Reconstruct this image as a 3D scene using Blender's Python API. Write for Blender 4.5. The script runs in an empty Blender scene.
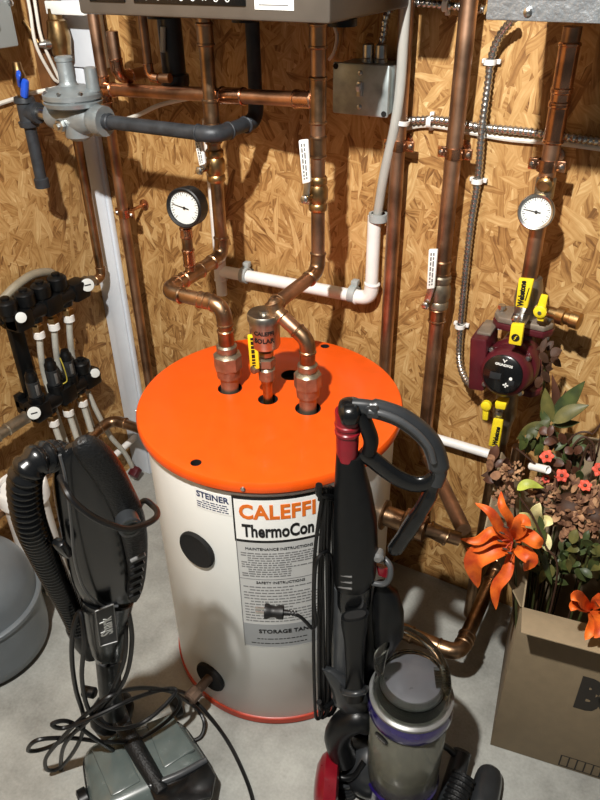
import bpy, bmesh, math, random
from mathutils import Vector, Matrix, noise
V = Vector
rnd = random.Random(7)
SC = bpy.context.scene
COL = SC.collection
# ------------------------------------------------------------------ camera frame
F = 710.0                                   # focal length in pixels of the 600x800 frame
_dn = V((18, -1087, F)).normalized()
_l = V((-1485, 438, F)); _l -= _dn * _l.dot(_dn); _l.normalize()
AX, AZ = -_l, -_dn
AY = AX.cross(AZ)
if AY.z < 0: AY = -AY
CAM = V((1.618, -1.547, 1.68))
def ray(px, py):
    d = V(((px-300)/F, (400-py)/F, 1.0))
    return V((d.dot(AX), d.dot(AY), d.dot(AZ)))
def W(px, py, y): d = ray(px, py); return CAM + d*((y-CAM.y)/d.y)       # point of the plane y (parallel to the back wall)
def L(px, py, x): d = ray(px, py); return CAM + d*((x-CAM.x)/d.x)       # point of the plane x (parallel to the left wall)
def G(px, py, z): d = ray(px, py); return CAM + d*((z-CAM.z)/d.z)       # point of a level plane
def onplane(p0, n):
    n = V(n).normalized(); p0 = V(p0)
    def f(px, py, off=0.0):
        d = ray(px, py)
        return CAM + d*(((p0-CAM).dot(n)+off)/d.dot(n))
    return f
def depth(p):
    q = V(p)-CAM
    return AX.z*q.x+AY.z*q.y+AZ.z*q.z
def PR(p, w): return w*0.5*depth(p)/F       # half of a width of w pixels at p, in metres

cam = bpy.data.cameras.new('camera'); co = bpy.data.objects.new('camera', cam); COL.objects.link(co)
R3 = Matrix(((AX.x, AX.y, -AX.z), (AY.x, AY.y, -AY.z), (AZ.x, AZ.y, -AZ.z)))
co.matrix_world = Matrix.Translation(CAM) @ R3.to_4x4()
cam.sensor_fit = 'VERTICAL'; cam.sensor_height = 36.0; cam.sensor_width = 27.0; cam.lens = 36.0*F/800; cam.clip_start = 0.02
SC.camera = co

# ------------------------------------------------------------------ materials
def lin(h):
    h = h.lstrip('#'); c = [int(h[i:i+2], 16)/255 for i in (0, 2, 4)]
    return tuple((x/12.92 if x <= .04045 else ((x+.055)/1.055)**2.4) for x in c) + (1.0,)
def nd(nt, t, **k):
    n = nt.nodes.new(t)
    for a, b in k.items(): setattr(n, a, b)
    return n
def mat(name, col, rough=.5, metal=0., var=.12, vscale=18., bump=0., bscale=60., coat=0., trans=0., alpha=1., spec=.5, col2=None, ior=1.45, emit=None, sheen=0):
    m = bpy.data.materials.new(name); m.use_nodes = True
    nt = m.node_tree; b = nt.nodes['Principled BSDF']; lk = nt.links.new
    c = lin(col) if isinstance(col, str) else tuple(col)+(1.0,)
    tc = nd(nt, 'ShaderNodeTexCoord')
    nz = nd(nt, 'ShaderNodeTexNoise'); nz.inputs['Scale'].default_value = vscale; nz.inputs['Detail'].default_value = 5
    lk(tc.outputs['Object'], nz.inputs['Vector'])
    rp = nd(nt, 'ShaderNodeValToRGB')
    c2 = lin(col2) if col2 else tuple(x*(1-var) for x in c[:3])+(1.0,)
    c1 = c if col2 else tuple(min(1, x*(1+var*.6)) for x in c[:3])+(1.0,)
    rp.color_ramp.elements[0].position = .36; rp.color_ramp.elements[0].color = c2
    rp.color_ramp.elements[1].position = .64; rp.color_ramp.elements[1].color = c1
    lk(nz.outputs['Fac'], rp.inputs['Fac']); lk(rp.outputs['Color'], b.inputs['Base Color'])
    mr = nd(nt, 'ShaderNodeMapRange'); mr.inputs['To Min'].default_value = max(.02, rough*.8); mr.inputs['To Max'].default_value = min(1, rough*1.2)
    lk(nz.outputs['Fac'], mr.inputs['Value']); lk(mr.outputs['Result'], b.inputs['Roughness'])
    b.inputs['Metallic'].default_value = metal; b.inputs['Coat Weight'].default_value = coat; b.inputs['Coat Roughness'].default_value = .12
    b.inputs['Transmission Weight'].default_value = trans; b.inputs['Alpha'].default_value = alpha
    b.inputs['IOR'].default_value = ior; b.inputs['Specular IOR Level'].default_value = spec
    if sheen: b.inputs['Sheen Weight'].default_value = sheen
    if bump:
        n2 = nd(nt, 'ShaderNodeTexNoise'); n2.inputs['Scale'].default_value = bscale; n2.inputs['Detail'].default_value = 4
        lk(tc.outputs['Object'], n2.inputs['Vector'])
        bp = nd(nt, 'ShaderNodeBump'); bp.inputs['Strength'].default_value = bump; bp.inputs['Distance'].default_value = .004
        lk(n2.outputs['Fac'], bp.inputs['Height']); lk(bp.outputs['Normal'], b.inputs['Normal'])
    return m

def osb_mat(name, horiz):
    """oriented strand board: flakes of five directions lying over each other"""
    m = bpy.data.materials.new(name); m.use_nodes = True
    nt = m.node_tree; b = nt.nodes['Principled BSDF']; lk = nt.links.new
    tc = nd(nt, 'ShaderNodeTexCoord'); sp = nd(nt, 'ShaderNodeSeparateXYZ'); cb = nd(nt, 'ShaderNodeCombineXYZ')
    lk(tc.outputs['Object'], sp.inputs[0]); lk(sp.outputs[horiz], cb.inputs[0]); lk(sp.outputs['Z'], cb.inputs[1])
    wz = nd(nt, 'ShaderNodeTexNoise', noise_dimensions='2D'); wz.inputs['Scale'].default_value = 11; wz.inputs['Detail'].default_value = 2
    lk(cb.outputs[0], wz.inputs['Vector'])
    va = nd(nt, 'ShaderNodeVectorMath', operation='MULTIPLY_ADD'); va.inputs[1].default_value = (.022, .022, 0)
    lk(wz.outputs['Color'], va.inputs[0]); lk(cb.outputs[0], va.inputs[2])
    best = shade = grain = edge = None
    def math_(op, a, c):
        n = nd(nt, 'ShaderNodeMath', operation=op)
        for i, x in enumerate((a, c)):
            if isinstance(x, (int, float)): n.inputs[i].default_value = x
            else: lk(x, n.inputs[i])
        return n.outputs[0]
    def mixf(f, a, c):
        n = nd(nt, 'ShaderNodeMix', data_type='FLOAT'); lk(f, n.inputs[0]); lk(a, n.inputs[2]); lk(c, n.inputs[3]); return n.outputs[0]
    for i, (ang, sx, sy) in enumerate(((82, 11, 46), (62, 12.5, 42), (112, 11, 48), (35, 15, 43), (140, 13, 50), (95, 13, 80), (8, 17, 56))):
        mp = nd(nt, 'ShaderNodeMapping'); mp.inputs['Rotation'].default_value = (0, 0, math.radians(ang)); mp.inputs['Location'].default_value = (i*3.7, i*5.1, 0)
        lk(va.outputs[0], mp.inputs['Vector'])
        sc = nd(nt, 'ShaderNodeVectorMath', operation='MULTIPLY'); sc.inputs[1].default_value = (sx, sy, 1); lk(mp.outputs[0], sc.inputs[0])
        vo = nd(nt, 'ShaderNodeTexVoronoi', voronoi_dimensions='2D'); vo.inputs['Scale'].default_value = 1; lk(sc.outputs[0], vo.inputs['Vector'])
        sr = nd(nt, 'ShaderNodeSeparateColor'); lk(vo.outputs['Color'], sr.inputs[0])
        gs = nd(nt, 'ShaderNodeVectorMath', operation='MULTIPLY'); gs.inputs[1].default_value = (.8, 3.6, 1); lk(sc.outputs[0], gs.inputs[0])
        gz = nd(nt, 'ShaderNodeTexNoise', noise_dimensions='2D'); gz.inputs['Scale'].default_value = 1; gz.inputs['Detail'].default_value = 3; lk(gs.outputs[0], gz.inputs['Vector'])
        pr, sh = sr.outputs[0], sr.outputs[1]
        if best is None: best, shade, grain, edge = pr, sh, gz.outputs[0], vo.outputs['Distance']
        else:
            k = math_('GREATER_THAN', pr, best)
            shade = mixf(k, shade, sh); grain = mixf(k, grain, gz.outputs[0]); edge = mixf(k, edge, vo.outputs['Distance']); best = math_('MAXIMUM', pr, best)
    big = nd(nt, 'ShaderNodeTexNoise', noise_dimensions='2D'); big.inputs['Scale'].default_value = 3.2; lk(cb.outputs[0], big.inputs['Vector'])
    t = math_('ADD', math_('MULTIPLY', shade, .5), math_('MULTIPLY', grain, .8)); t = math_('SUBTRACT', t, math_('MULTIPLY', edge, .16))
    t = math_('ADD', t, math_('MULTIPLY', big.outputs[0], .22)); fz = nd(nt, 'ShaderNodeTexNoise', noise_dimensions='2D'); fz.inputs['Scale'].default_value = 42; fz.inputs['Detail'].default_value = 4; lk(cb.outputs[0], fz.inputs['Vector'])
    t = math_('ADD', t, math_('MULTIPLY', fz.outputs[0], .3)); t = math_('SUBTRACT', t, .44)
    rp = nd(nt, 'ShaderNodeValToRGB'); e = rp.color_ramp.elements
    e[0].position = .02; e[0].color = lin('#6a4724'); e[1].position = .98; e[1].color = lin('#dcc192')
    for p, c in ((.2, '#8c6437'), (.4, '#a57e4b'), (.62, '#b48f5c'), (.82, '#c4a370')):
        q = e.new(p); q.color = lin(c)
    lk(t, rp.inputs[0]); lk(rp.outputs[0], b.inputs['Base Color'])
    b.inputs['Roughness'].default_value = .62; b.inputs['Specular IOR Level'].default_value = .3
    bp = nd(nt, 'ShaderNodeBump'); bp.inputs['Strength'].default_value = .35; bp.inputs['Distance'].default_value = .003
    lk(math_('ADD', shade, math_('MULTIPLY', grain, .5)), bp.inputs['Height']); lk(bp.outputs[0], b.inputs['Normal'])
    return m

def concrete_mat():
    m = bpy.data.materials.new('concrete'); m.use_nodes = True
    nt = m.node_tree; b = nt.nodes['Principled BSDF']; lk = nt.links.new
    tc = nd(nt, 'ShaderNodeTexCoord')
    a = nd(nt, 'ShaderNodeTexNoise'); a.inputs['Scale'].default_value = 5; a.inputs['Detail'].default_value = 8; a.inputs['Roughness'].default_value = .65
    c = nd(nt, 'ShaderNodeTexNoise'); c.inputs['Scale'].default_value = 140; c.inputs['Detail'].default_value = 3
    lk(tc.outputs['Object'], a.inputs['Vector']); lk(tc.outputs['Object'], c.inputs['Vector'])
    ad = nd(nt, 'ShaderNodeMath', operation='MULTIPLY_ADD'); ad.inputs[1].default_value = .22; lk(c.outputs[0], ad.inputs[0]); lk(a.outputs[0], ad.inputs[2])
    rp = nd(nt, 'ShaderNodeValToRGB'); e = rp.color_ramp.elements
    e[0].position = .4; e[0].color = lin('#70706b'); e[1].position = .82; e[1].color = lin('#a2a39d')
    lk(ad.outputs[0], rp.inputs[0]); lk(rp.outputs[0], b.inputs['Base Color']); b.inputs['Roughness'].default_value = .75
    bp = nd(nt, 'ShaderNodeBump'); bp.inputs['Strength'].default_value = .12; bp.inputs['Distance'].default_value = .002
    lk(c.outputs[0], bp.inputs['Height']); lk(bp.outputs[0], b.inputs['Normal'])
    return m

M = {}
M['osb_b'] = osb_mat('osb_back', 'X'); M['osb_l'] = osb_mat('osb_left', 'Y'); M['concrete'] = concrete_mat()
M['copper'] = mat('copper_pipe', (.54, .285, .165), .36, 1., .4, 14, .08, 40)
M['copper_dark'] = mat('aged_copper', (.44, .265, .17), .42, 1., .45, 12, .08, 40)
M['copper_fit'] = mat('copper_fitting', (.56, .29, .17), .26, 1., .4, 26)
M['copper_old'] = mat('brown_copper', (.36, .225, .13), .35, 1., .4, 22, .08, 50)
M['solder'] = mat('solder', (.66, .5, .36), .3, 1., .25, 30)
M['brass'] = mat('brass', (.42, .27, .12), .34, 1., .35, 30, .1, 60)
M['bronze'] = mat('bronze', (.29, .245, .18), .4, .85, .3, 35, .12, 80)
M['steel'] = mat('steel', (.55, .55, .53), .3, 1., .25, 30, .08, 60)
M['galv'] = mat('galvanised', (.36, .41, .41), .45, .6, .3, 25, .05, 30)
M['hammer'] = mat('hammered_silver', '#8f959a', .34, .6, .15, 60, .6, 150)
M['bx'] = mat('flex_armour', (.5, .5, .48), .26, .95, .2, 40)
M['castal'] = mat('cast_aluminium', '#8d9496', .42, .55, .12, 30, .15, 120)
M['nickel'] = mat('nickel_vent', (.42, .4, .35), .36, 1., .2, 40)
M['blackiron'] = mat('black_iron', '#33363a', .5, .3, .25, 40, .15, 90)
M['blackplastic'] = mat('black_plastic', '#0b0c0d', .36, 0, .2, 50, 0, spec=.35)
M['blackgloss'] = mat('black_gloss', '#0c0d0e', .24, 0, .15, 30, 0, coat=.25, spec=.4)
M['blacktex'] = mat('black_texture', '#121314', .42, 0, .2, 50, .5, 260, spec=.35)
M['rubber'] = mat('black_rubber', '#0c0c0d', .5, 0, .2, 40)
M['cord'] = mat('black_cord', '#0a0a0b', .4, 0, .2, 40)
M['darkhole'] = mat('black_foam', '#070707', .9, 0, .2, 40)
M['dgrey'] = mat('dark_grey_plastic', '#242628', .34, 0, .12, 40, coat=.2)
M['mgrey'] = mat('mid_grey_plastic', '#3b3d3f', .35, 0, .12, 40, coat=.2)
M['silver'] = mat('silver_plastic', '#747473', .36, .4, .12, 40)
M['shark'] = mat('grey_green_plastic', '#505957', .26, 0, .1, 30, coat=.4)
M['discgrey'] = mat('grey_lid_plastic', '#55565a', .3, .2, .1, 30)
M['tie'] = mat('dull_yellow_tie', '#a89a3a', .5, 0, .1, 30)
M['rusty'] = mat('rusty_iron', (.13, .085, .06), .6, .6, .4, 40, .2, 90)
M['red'] = mat('red_plastic', '#6e0c19', .3, 0, .15, 40, coat=.3)
M['purple'] = mat('purple_plastic', '#1e1350', .18, .1, .2, 40, coat=.6)
M['clear'] = mat('clear_plastic', '#dfe2dc', .04, 0, .03, 20, trans=1., ior=1.18)
M['bin'] = mat('smoky_clear_bin', '#b2b2a4', .12, 0, .1, 14, trans=.82, ior=1.25)
M['dust'] = mat('dust', '#8f897a', .95, 0, .3, 60, .6, 200)
M['orange'] = mat('orange_enamel', '#d94f0a', .38, 0, .05, 30, .05, 90, coat=.1)
M['orange_dk'] = mat('orange_red_enamel', '#a5331a', .4, 0, .08, 30)
M['white'] = mat('white_enamel', '#eceeea', .34, 0, .03, 8, .02, 60, coat=.15)
M['pvc'] = mat('white_pvc', '#dcdad6', .38, 0, .06, 20)
M['whitewood'] = mat('white_painted_board', '#cdd3da', .5, 0, .06, 10, .05, 40)
M['wood'] = mat('brown_stud', '#6b4523', .7, 0, .35, 14, .2, 60)
M['darkwood'] = mat('dark_joist_wood', '#2a1d12', .8, 0, .3, 14)
M['greybox'] = mat('grey_painted_steel', '#9aa09f', .4, .1, .06, 12)
M['boiler'] = mat('taupe_steel', '#5d564e', .36, .35, .08, 20)
M['tube'] = mat('clear_vinyl_tube', '#b4b3ac', .3, 0, .06, 20, trans=.25)
M['pex'] = mat('grey_white_pex', '#b9b8ae', .36, 0, .08, 30)
M['pexdull'] = mat('dull_beige_pex', '#857c6a', .45, 0, .12, 30)
M['romex'] = mat('white_cable', '#cfcabf', .45, 0, .08, 30)
M['label'] = mat('silver_label', '#b5b6b4', .42, 0, .04, 20)
M['labelw'] = mat('white_label', '#e3e4e0', .45, 0, .03, 20)
M['labelg'] = mat('grey_label', '#8b8e8f', .45, 0, .05, 20)
M['ink'] = mat('black_ink', '#131313', .5, 0, .1, 40)
M['inkgrey'] = mat('grey_ink', '#6f7070', .5, 0, .1, 40)
M['inkor'] = mat('orange_ink', '#d2691a', .5, 0, .08, 40)
M['inknavy'] = mat('navy_ink', '#2c3558', .5, 0, .1, 40)
M['inkwhite'] = mat('white_ink', '#d8dad6', .5, 0, .05, 40)
M['inkcard'] = mat('dark_print', '#1f1a14', .7, 0, .2, 60)
M['yellow'] = mat('yellow_vinyl', '#dcc522', .4, 0, .06, 30, coat=.1)
M['blue'] = mat('blue_plastic', '#1f4fc0', .38, 0, .1, 30)
M['dial'] = mat('dial_face', '#c9cbc7', .4, 0, .04, 20)
M['maroon'] = mat('maroon_paint', '#4a151c', .36, 0, .15, 30, .06, 60, coat=.15)
M['cork'] = mat('grey_casting', '#8a7f72', .45, .5, .2, 30, .1, 60)
M['card'] = mat('cardboard', '#6f614b', .82, 0, .07, 40, .08, 160)
M['cardin'] = mat('cardboard_inside', '#87775e', .82, 0, .07, 40, .08, 160)
M['vessel'] = mat('grey_vessel_paint', '#676d71', .36, .25, .08, 14, .03, 60)
M['leaf'] = mat('dark_green_leaf', '#3f4a22', .5, 0, .3, 30, .1, 60, col2='#28331a')
M['leafolive'] = mat('olive_leaf', '#5f5a2c', .5, 0, .3, 30, .1, 60, col2='#3f4120')
M['leaflime'] = mat('lime_leaf', '#9aa23f', .5, 0, .3, 30, .1, 60)
M['leafwine'] = mat('wine_leaf', '#472a1c', .5, 0, .3, 30, .1, 60)
M['dried'] = mat('dried_petal', '#8a6448', .8, 0, .35, 60, .2, 80, col2='#4c2f1f')
M['driedtan'] = mat('dried_tan', '#a98360', .8, 0, .3, 60, .2, 80, col2='#6e4a30')
M['lily'] = mat('orange_petal', '#dd6a1c', .55, 0, .3, 26, .1, 60, col2='#a83a12')
M['coral'] = mat('coral_petal', '#d4573f', .6, 0, .25, 40, col2='#a83a2a')
M['cream'] = mat('cream_petal', '#ddd3a0', .6, 0, .15, 30, col2='#b9b070')
M['stem'] = mat('stem', '#3a3f1e', .55, 0, .25, 40)
M['twig'] = mat('brown_twig', '#3b2415', .7, 0, .25, 40)

# ------------------------------------------------------------------ mesh helpers
def frame(ax, ref=None):
    a = V(ax).normalized()
    r = V(ref) if ref is not None else (V((0, 0, 1)) if abs(a.z) < .9 else V((1, 0, 0)))
    u = (r - a*r.dot(a)).normalized(); return a, u, a.cross(u)
class MB:
    def __init__(s): s.v = []; s.f = []
    def add(s, vs, fs):
        o = len(s.v); s.v += [V(p) for p in vs]; s.f += [tuple(i+o for i in f) for f in fs]; return s
    def loft(s, rings, cap=True, closed=False):
        n = len(rings[0]); o = len(s.v)
        for r in rings: s.v += [V(p) for p in r]
        m = len(rings)
        for i in range(m if closed else m-1):
            a, b = o+i*n, o+((i+1) % m)*n
            for j in range(n): s.f.append((a+j, a+(j+1) % n, b+(j+1) % n, b+j))
        if cap and not closed:
            s.f.append(tuple(o+j for j in range(n))[::-1]); s.f.append(tuple(o+(m-1)*n+j for j in range(n)))
        return s
    def tube(s, pts, r, seg=12, cap=True, closed=False, flat=1.0, ref=None):
        pts = [V(p) for p in pts]; n = len(pts); u = None; rings = []
        for i, p in enumerate(pts):
            if closed: t = pts[(i+1) % n]-pts[i-1]
            else: t = pts[min(i+1, n-1)]-pts[max(i-1, 0)]
            if t.length < 1e-9: t = V((0, 0, 1))
            t.normalize()
            if u is None: u = frame(t, ref)[1]
            u = u-t*u.dot(t)
            if u.length < 1e-6: u = frame(t)[1]
            u.normalize(); w = t.cross(u)
            rr = r[i] if isinstance(r, (list, tuple)) else r
            rings.append([p+(u*math.cos(k*2*math.pi/seg)+w*math.sin(k*2*math.pi/seg)*flat)*rr for k in range(seg)])
        return s.loft(rings, cap, closed)
    def lathe(s, o, ax, prof, seg=24, cap=True, ref=None):
        a, u, w = frame(ax, ref); o = V(o)
        return s.loft([[o+a*h+(u*math.cos((k+.5)*2*math.pi/seg)+w*math.sin((k+.5)*2*math.pi/seg))*max(r, 1e-5) for k in range(seg)] for h, r in prof], cap)
    def box(s, c, size, rot=None, bev=0.0, bseg=2):
        bm = bmesh.new(); bmesh.ops.create_cube(bm, size=1.0)
        for v in bm.verts: v.co = V((v.co.x*size[0], v.co.y*size[1], v.co.z*size[2]))
        if bev: bmesh.ops.bevel(bm, geom=bm.edges[:], offset=bev, segments=bseg, profile=.5, affect='EDGES')
        bm.verts.ensure_lookup_table(); R = rot or Matrix.Identity(3)
        s.add([V(c)+R @ v.co for v in bm.verts], [[v.index for v in f.verts] for f in bm.faces]); bm.free(); return s
    def bbox(s, lo, hi, bev=0.0):
        lo, hi = V(lo), V(hi); return s.box((lo+hi)/2, hi-lo, None, bev)
    def ell(s, c, rad, rot=None, seg=16, rings=10):
        R = rot or Matrix.Identity(3); c = V(c); rs = []
        for i in range(rings+1):
            t = -math.pi/2+math.pi*i/rings; z = math.sin(t)*rad[2]; q = max(math.cos(t), 1e-3)
            rs.append([c+R @ V((math.cos(k*2*math.pi/seg)*q*rad[0], math.sin(k*2*math.pi/seg)*q*rad[1], z)) for k in range(seg)])
        return s.loft(rs)
    def prism(s, poly, d, bev=0.0):
        """polygon extruded by the vector d, edges softened"""
        bm = bmesh.new(); a = [bm.verts.new(p) for p in poly]; b = [bm.verts.new(V(p)+V(d)) for p in poly]; n = len(a)
        bm.faces.new(a[::-1]); bm.faces.new(b)
        for i in range(n): bm.faces.new((a[i], a[(i+1) % n], b[(i+1) % n], b[i]))
        bmesh.ops.recalc_face_normals(bm, faces=bm.faces[:])
        if bev: bmesh.ops.bevel(bm, geom=bm.edges[:], offset=bev, segments=2, profile=.5, affect='EDGES')
        bm.verts.index_update()
        s.add([v.co.copy() for v in bm.verts], [[v.index for v in f.verts] for f in bm.faces]); bm.free(); return s
    def sheet(s, grid, th):
        """grid of points given a thickness th along its normals"""
        n, m = len(grid), len(grid[0])
        def nrm(i, j):
            a = V(grid[min(i+1, n-1)][j])-V(grid[max(i-1, 0)][j]); b = V(grid[i][min(j+1, m-1)])-V(grid[i][max(j-1, 0)])
            c = a.cross(b); return c.normalized() if c.length > 1e-12 else V((0, 0, 1))
        top = [[V(grid[i][j])+nrm(i, j)*th/2 for j in range(m)] for i in range(n)]
        bot = [[V(grid[i][j])-nrm(i, j)*th/2 for j in range(m)] for i in range(n)]
        vs = [p for r in top for p in r]+[p for r in bot for p in r]; k = n*m; fs = []
        for i in range(n-1):
            for j in range(m-1):
                a = i*m+j; fs.append((a, a+1, a+m+1, a+m)); fs.append((k+a, k+a+m, k+a+m+1, k+a+1))
        for i in range(n-1):
            for j in (0, m-1):
                a = i*m+j; q = (a, a+m, k+a+m, k+a); fs.append(q if j == 0 else q[::-1])
        for j in range(m-1):
            for i in (0, n-1):
                a = i*m+j; q = (a, k+a, k+a+1, a+1); fs.append(q if i == 0 else q[::-1])
        return s.add(vs, fs)
    def build(s, name, m, parent=None, sharp=38, origin=None, sub=0):
        me = bpy.data.meshes.new(name)
        base = WL[parent] if parent is not None else (V(origin) if origin is not None else V((0, 0, 0)))
        me.from_pydata([tuple(p-base) for p in s.v], [], s.f)
        bm = bmesh.new(); bm.from_mesh(me); bmesh.ops.recalc_face_normals(bm, faces=bm.faces[:]); bm.to_mesh(me); bm.free()
        me.materials.append(m if not isinstance(m, str) else M[m])
        me.shade_smooth(); me.set_sharp_from_angle(angle=math.radians(sharp))
        o = bpy.data.objects.new(name, me); COL.objects.link(o)
        if parent is not None: o.parent = parent
        else: o.location = base
        WL[o] = base.copy()
        if sub: q = o.modifiers.new('sub', 'SUBSURF'); q.levels = sub; q.render_levels = sub
        return o
WL = {}
def lab(o, label, cat, group=None, kind=None):
    if label: o['label'] = label
    if cat: o['category'] = cat
    if group: o['group'] = group
    if kind: o['kind'] = kind
    return o
def thing(name, label, cat, loc, group=None):
    o = bpy.data.objects.new(name, None); COL.objects.link(o); o.location = V(loc); o.empty_display_size = .03
    WL[o] = V(loc); return lab(o, label, cat, group)
def solo(mb, name, m, label, cat, group=None, **k):
    c = V((0, 0, 0))
    for p in mb.v: c += p
    c /= len(mb.v); c.z = min(p.z for p in mb.v)
    return lab(mb.build(name, m, None, origin=c, **k), label, cat, group)
def struct(mb, name, m, label=None, **k):
    return lab(mb.build(name, m, None, **k), label, None, None, 'structure')
def spline(pts, n=8, closed=False):
    pts = [V(p) for p in pts]; out = []; N = len(pts)
    for i in range(N if closed else N-1):
        if closed: a, b, c, d = (pts[(i+k) % N] for k in (-1, 0, 1, 2))
        else: b, c = pts[i], pts[i+1]; a = pts[i-1] if i else b*2-c; d = pts[i+2] if i+2 < N else c*2-b
        for k in range(n):
            t = k/n; out.append(.5*(2*b+(c-a)*t+(2*a-5*b+4*c-d)*t*t+(3*b-a-3*c+d)*t**3))
    if not closed: out.append(pts[-1])
    return out
def resample(pts, step):
    out = [V(pts[0])]; acc = 0.
    for a, b in zip(pts, pts[1:]):
        a, b = V(a), V(b); l = (b-a).length
        if l < 1e-9: continue
        t = step-acc
        while t <= l: out.append(a+(b-a)*(t/l)); t += step
        acc = (acc+l) % step
    return out
def fillet(pts, rad, n=6):
    """corner points of a pipe run with every inner corner rounded; also gives the arcs"""
    pts = [V(p) for p in pts]; out = [pts[0]]; arcs = []
    for i in range(1, len(pts)-1):
        p = pts[i]; a = (pts[i-1]-p); b = (pts[i+1]-p); la, lb = a.length, b.length; a.normalize(); b.normalize()
        ang = a.angle(b); d = min(rad/math.tan(ang/2) if ang < 3.1 else 0, la*.48, lb*.48)
        q = [((1-t)**2)*(p+a*d)+2*t*(1-t)*p+t*t*(p+b*d) for t in [k/n for k in range(n+1)]]
        out += q; arcs.append((q, a, b))
    return out+[pts[-1]], arcs
def sleeve(mb, pts, r, ext=.0):
    """fitting: a slightly larger sleeve with a bead at each end"""
    pts = [V(p) for p in pts]
    d0 = (pts[0]-pts[1]).normalized(); d1 = (pts[-1]-pts[-2]).normalized()
    e = r*.16
    P = [pts[0]+d0*ext-d0*0, pts[0]+d0*(ext-e), pts[0]+d0*(ext-e*2.2), pts[0]+d0*(ext-e*2.6)]
    Q = [pts[-1]+d1*(ext-e*2.6), pts[-1]+d1*(ext-e*2.2), pts[-1]+d1*(ext-e), pts[-1]+d1*ext]
    if ext < e*3: ext = e*3; return sleeve(mb, pts, r, ext)
    mb.tube(P+pts+Q, [r*1.1, r*1.24, r*1.22, r*1.12]+[r*1.12]*len(pts)+[r*1.12, r*1.22, r*1.24, r*1.1], 16)
def pipe(name, label, pts, r, m='copper', fm='copper_fit', rad=None, group=None, cat='pipe', sleeves=(), fit=True, part='pipe_run', elbow='elbow', seg=14):
    """a run of rigid pipe: pipe_run, an elbow at every corner, couplings where sleeves=(point, direction, length) says"""
    t = thing(name, label, cat, min(pts, key=lambda p: p[2]), group)
    path, arcs = fillet(pts, rad or r*1.7)
    MB().tube(path, r, seg).build(part, m, t)
    if fit:
        for q, a, b in arcs:
            k = MB(); sleeve(k, q, r, r*1.0); k.build(elbow, fm, t)
    for p, d, l in sleeves:
        d = V(d).normalized(); k = MB(); sleeve(k, [V(p)-d*l/2, V(p)-d*l/6, V(p)+d*l/6, V(p)+d*l/2], r, r*.5); k.build('coupling', fm, t)
    return t
def unwrap_text(s, size, m, parent, fn, name='lettering', bold=False, align='CENTER', stretch=1.0, ext=.0004, track=1.0, width=None):
    """lettering as a solid mesh; fn maps (u, v, w) in metres to the surface"""
    cu = bpy.data.curves.new('letters', 'FONT'); cu.body = s; cu.size = size; cu.align_x = align; cu.align_y = 'CENTER'; cu.extrude = ext; cu.resolution_u = 3
    cu.space_character = track
    if bold: cu.offset = size*(.028 if bold is True else bold)
    o = bpy.data.objects.new('letters', cu); COL.objects.link(o)
    me = bpy.data.meshes.new_from_object(o.evaluated_get(bpy.context.evaluated_depsgraph_get())); bpy.data.objects.remove(o)
    if width:
        xs = [v.co.x for v in me.vertices]; stretch = width/(max(xs)-min(xs))
    k = MB(); k.add([fn(v.co.x*stretch, v.co.y, v.co.z+ext) for v in me.vertices], [tuple(p.vertices) for p in me.polygons])
    bpy.data.meshes.remove(me)
    return k.build(name, m, parent, sharp=20)
def flatmap(o, x, y):
    o = V(o); x = V(x).normalized(); y = V(y).normalized(); n = x.cross(y)
    return lambda u, v, w: o+x*u+y*v+n*w
def quad_slab(k, px, y, th=.003, bev=.001): return k.prism([W(a, b, y) for a, b in px], (0, th, 0), bev)

# ------------------------------------------------------------------ setting
struct(MB().bbox((-.12, -3.6, -.1), (3.4, .12, 0)), 'floor', 'concrete', 'pale grey concrete slab floor')
struct(MB().bbox((-.12, 0, 0), (3.4, .12, 2.7)), 'wall_back', 'osb_b', 'wall of oriented strand board behind the tank')
struct(MB().bbox((-.12, -3.6, 0), (0, 0, 2.7)), 'wall_left', 'osb_l', 'wall of oriented strand board left of the tank')
struct(MB().bbox((-.12, -3.6, 2.7), (3.4, .12, 2.8)), 'ceiling', 'darkwood')
k = MB(); k.bbox((.001, -.016, 0), (.098, -.0005, 1.392), .003); k.bbox((.035, -.024, 0), (.09, -.014, 1.392), .003)
struct(k, 'trim_1', 'whitewood', 'narrow white corner board')
struct(MB().bbox((.001, -.03, 1.395), (.17, -.0005, 2.45), .003), 'trim_2', 'whitewood', 'wide white backing board above the regulator')
a = L(37, 40, .02); b = L(52, 40, .02)
struct(MB().bbox((.0005, a.y, 1.33), (.04, -.035, 2.45), .002), 'trim_3', 'wood', 'bare brown stud in the corner')

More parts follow.
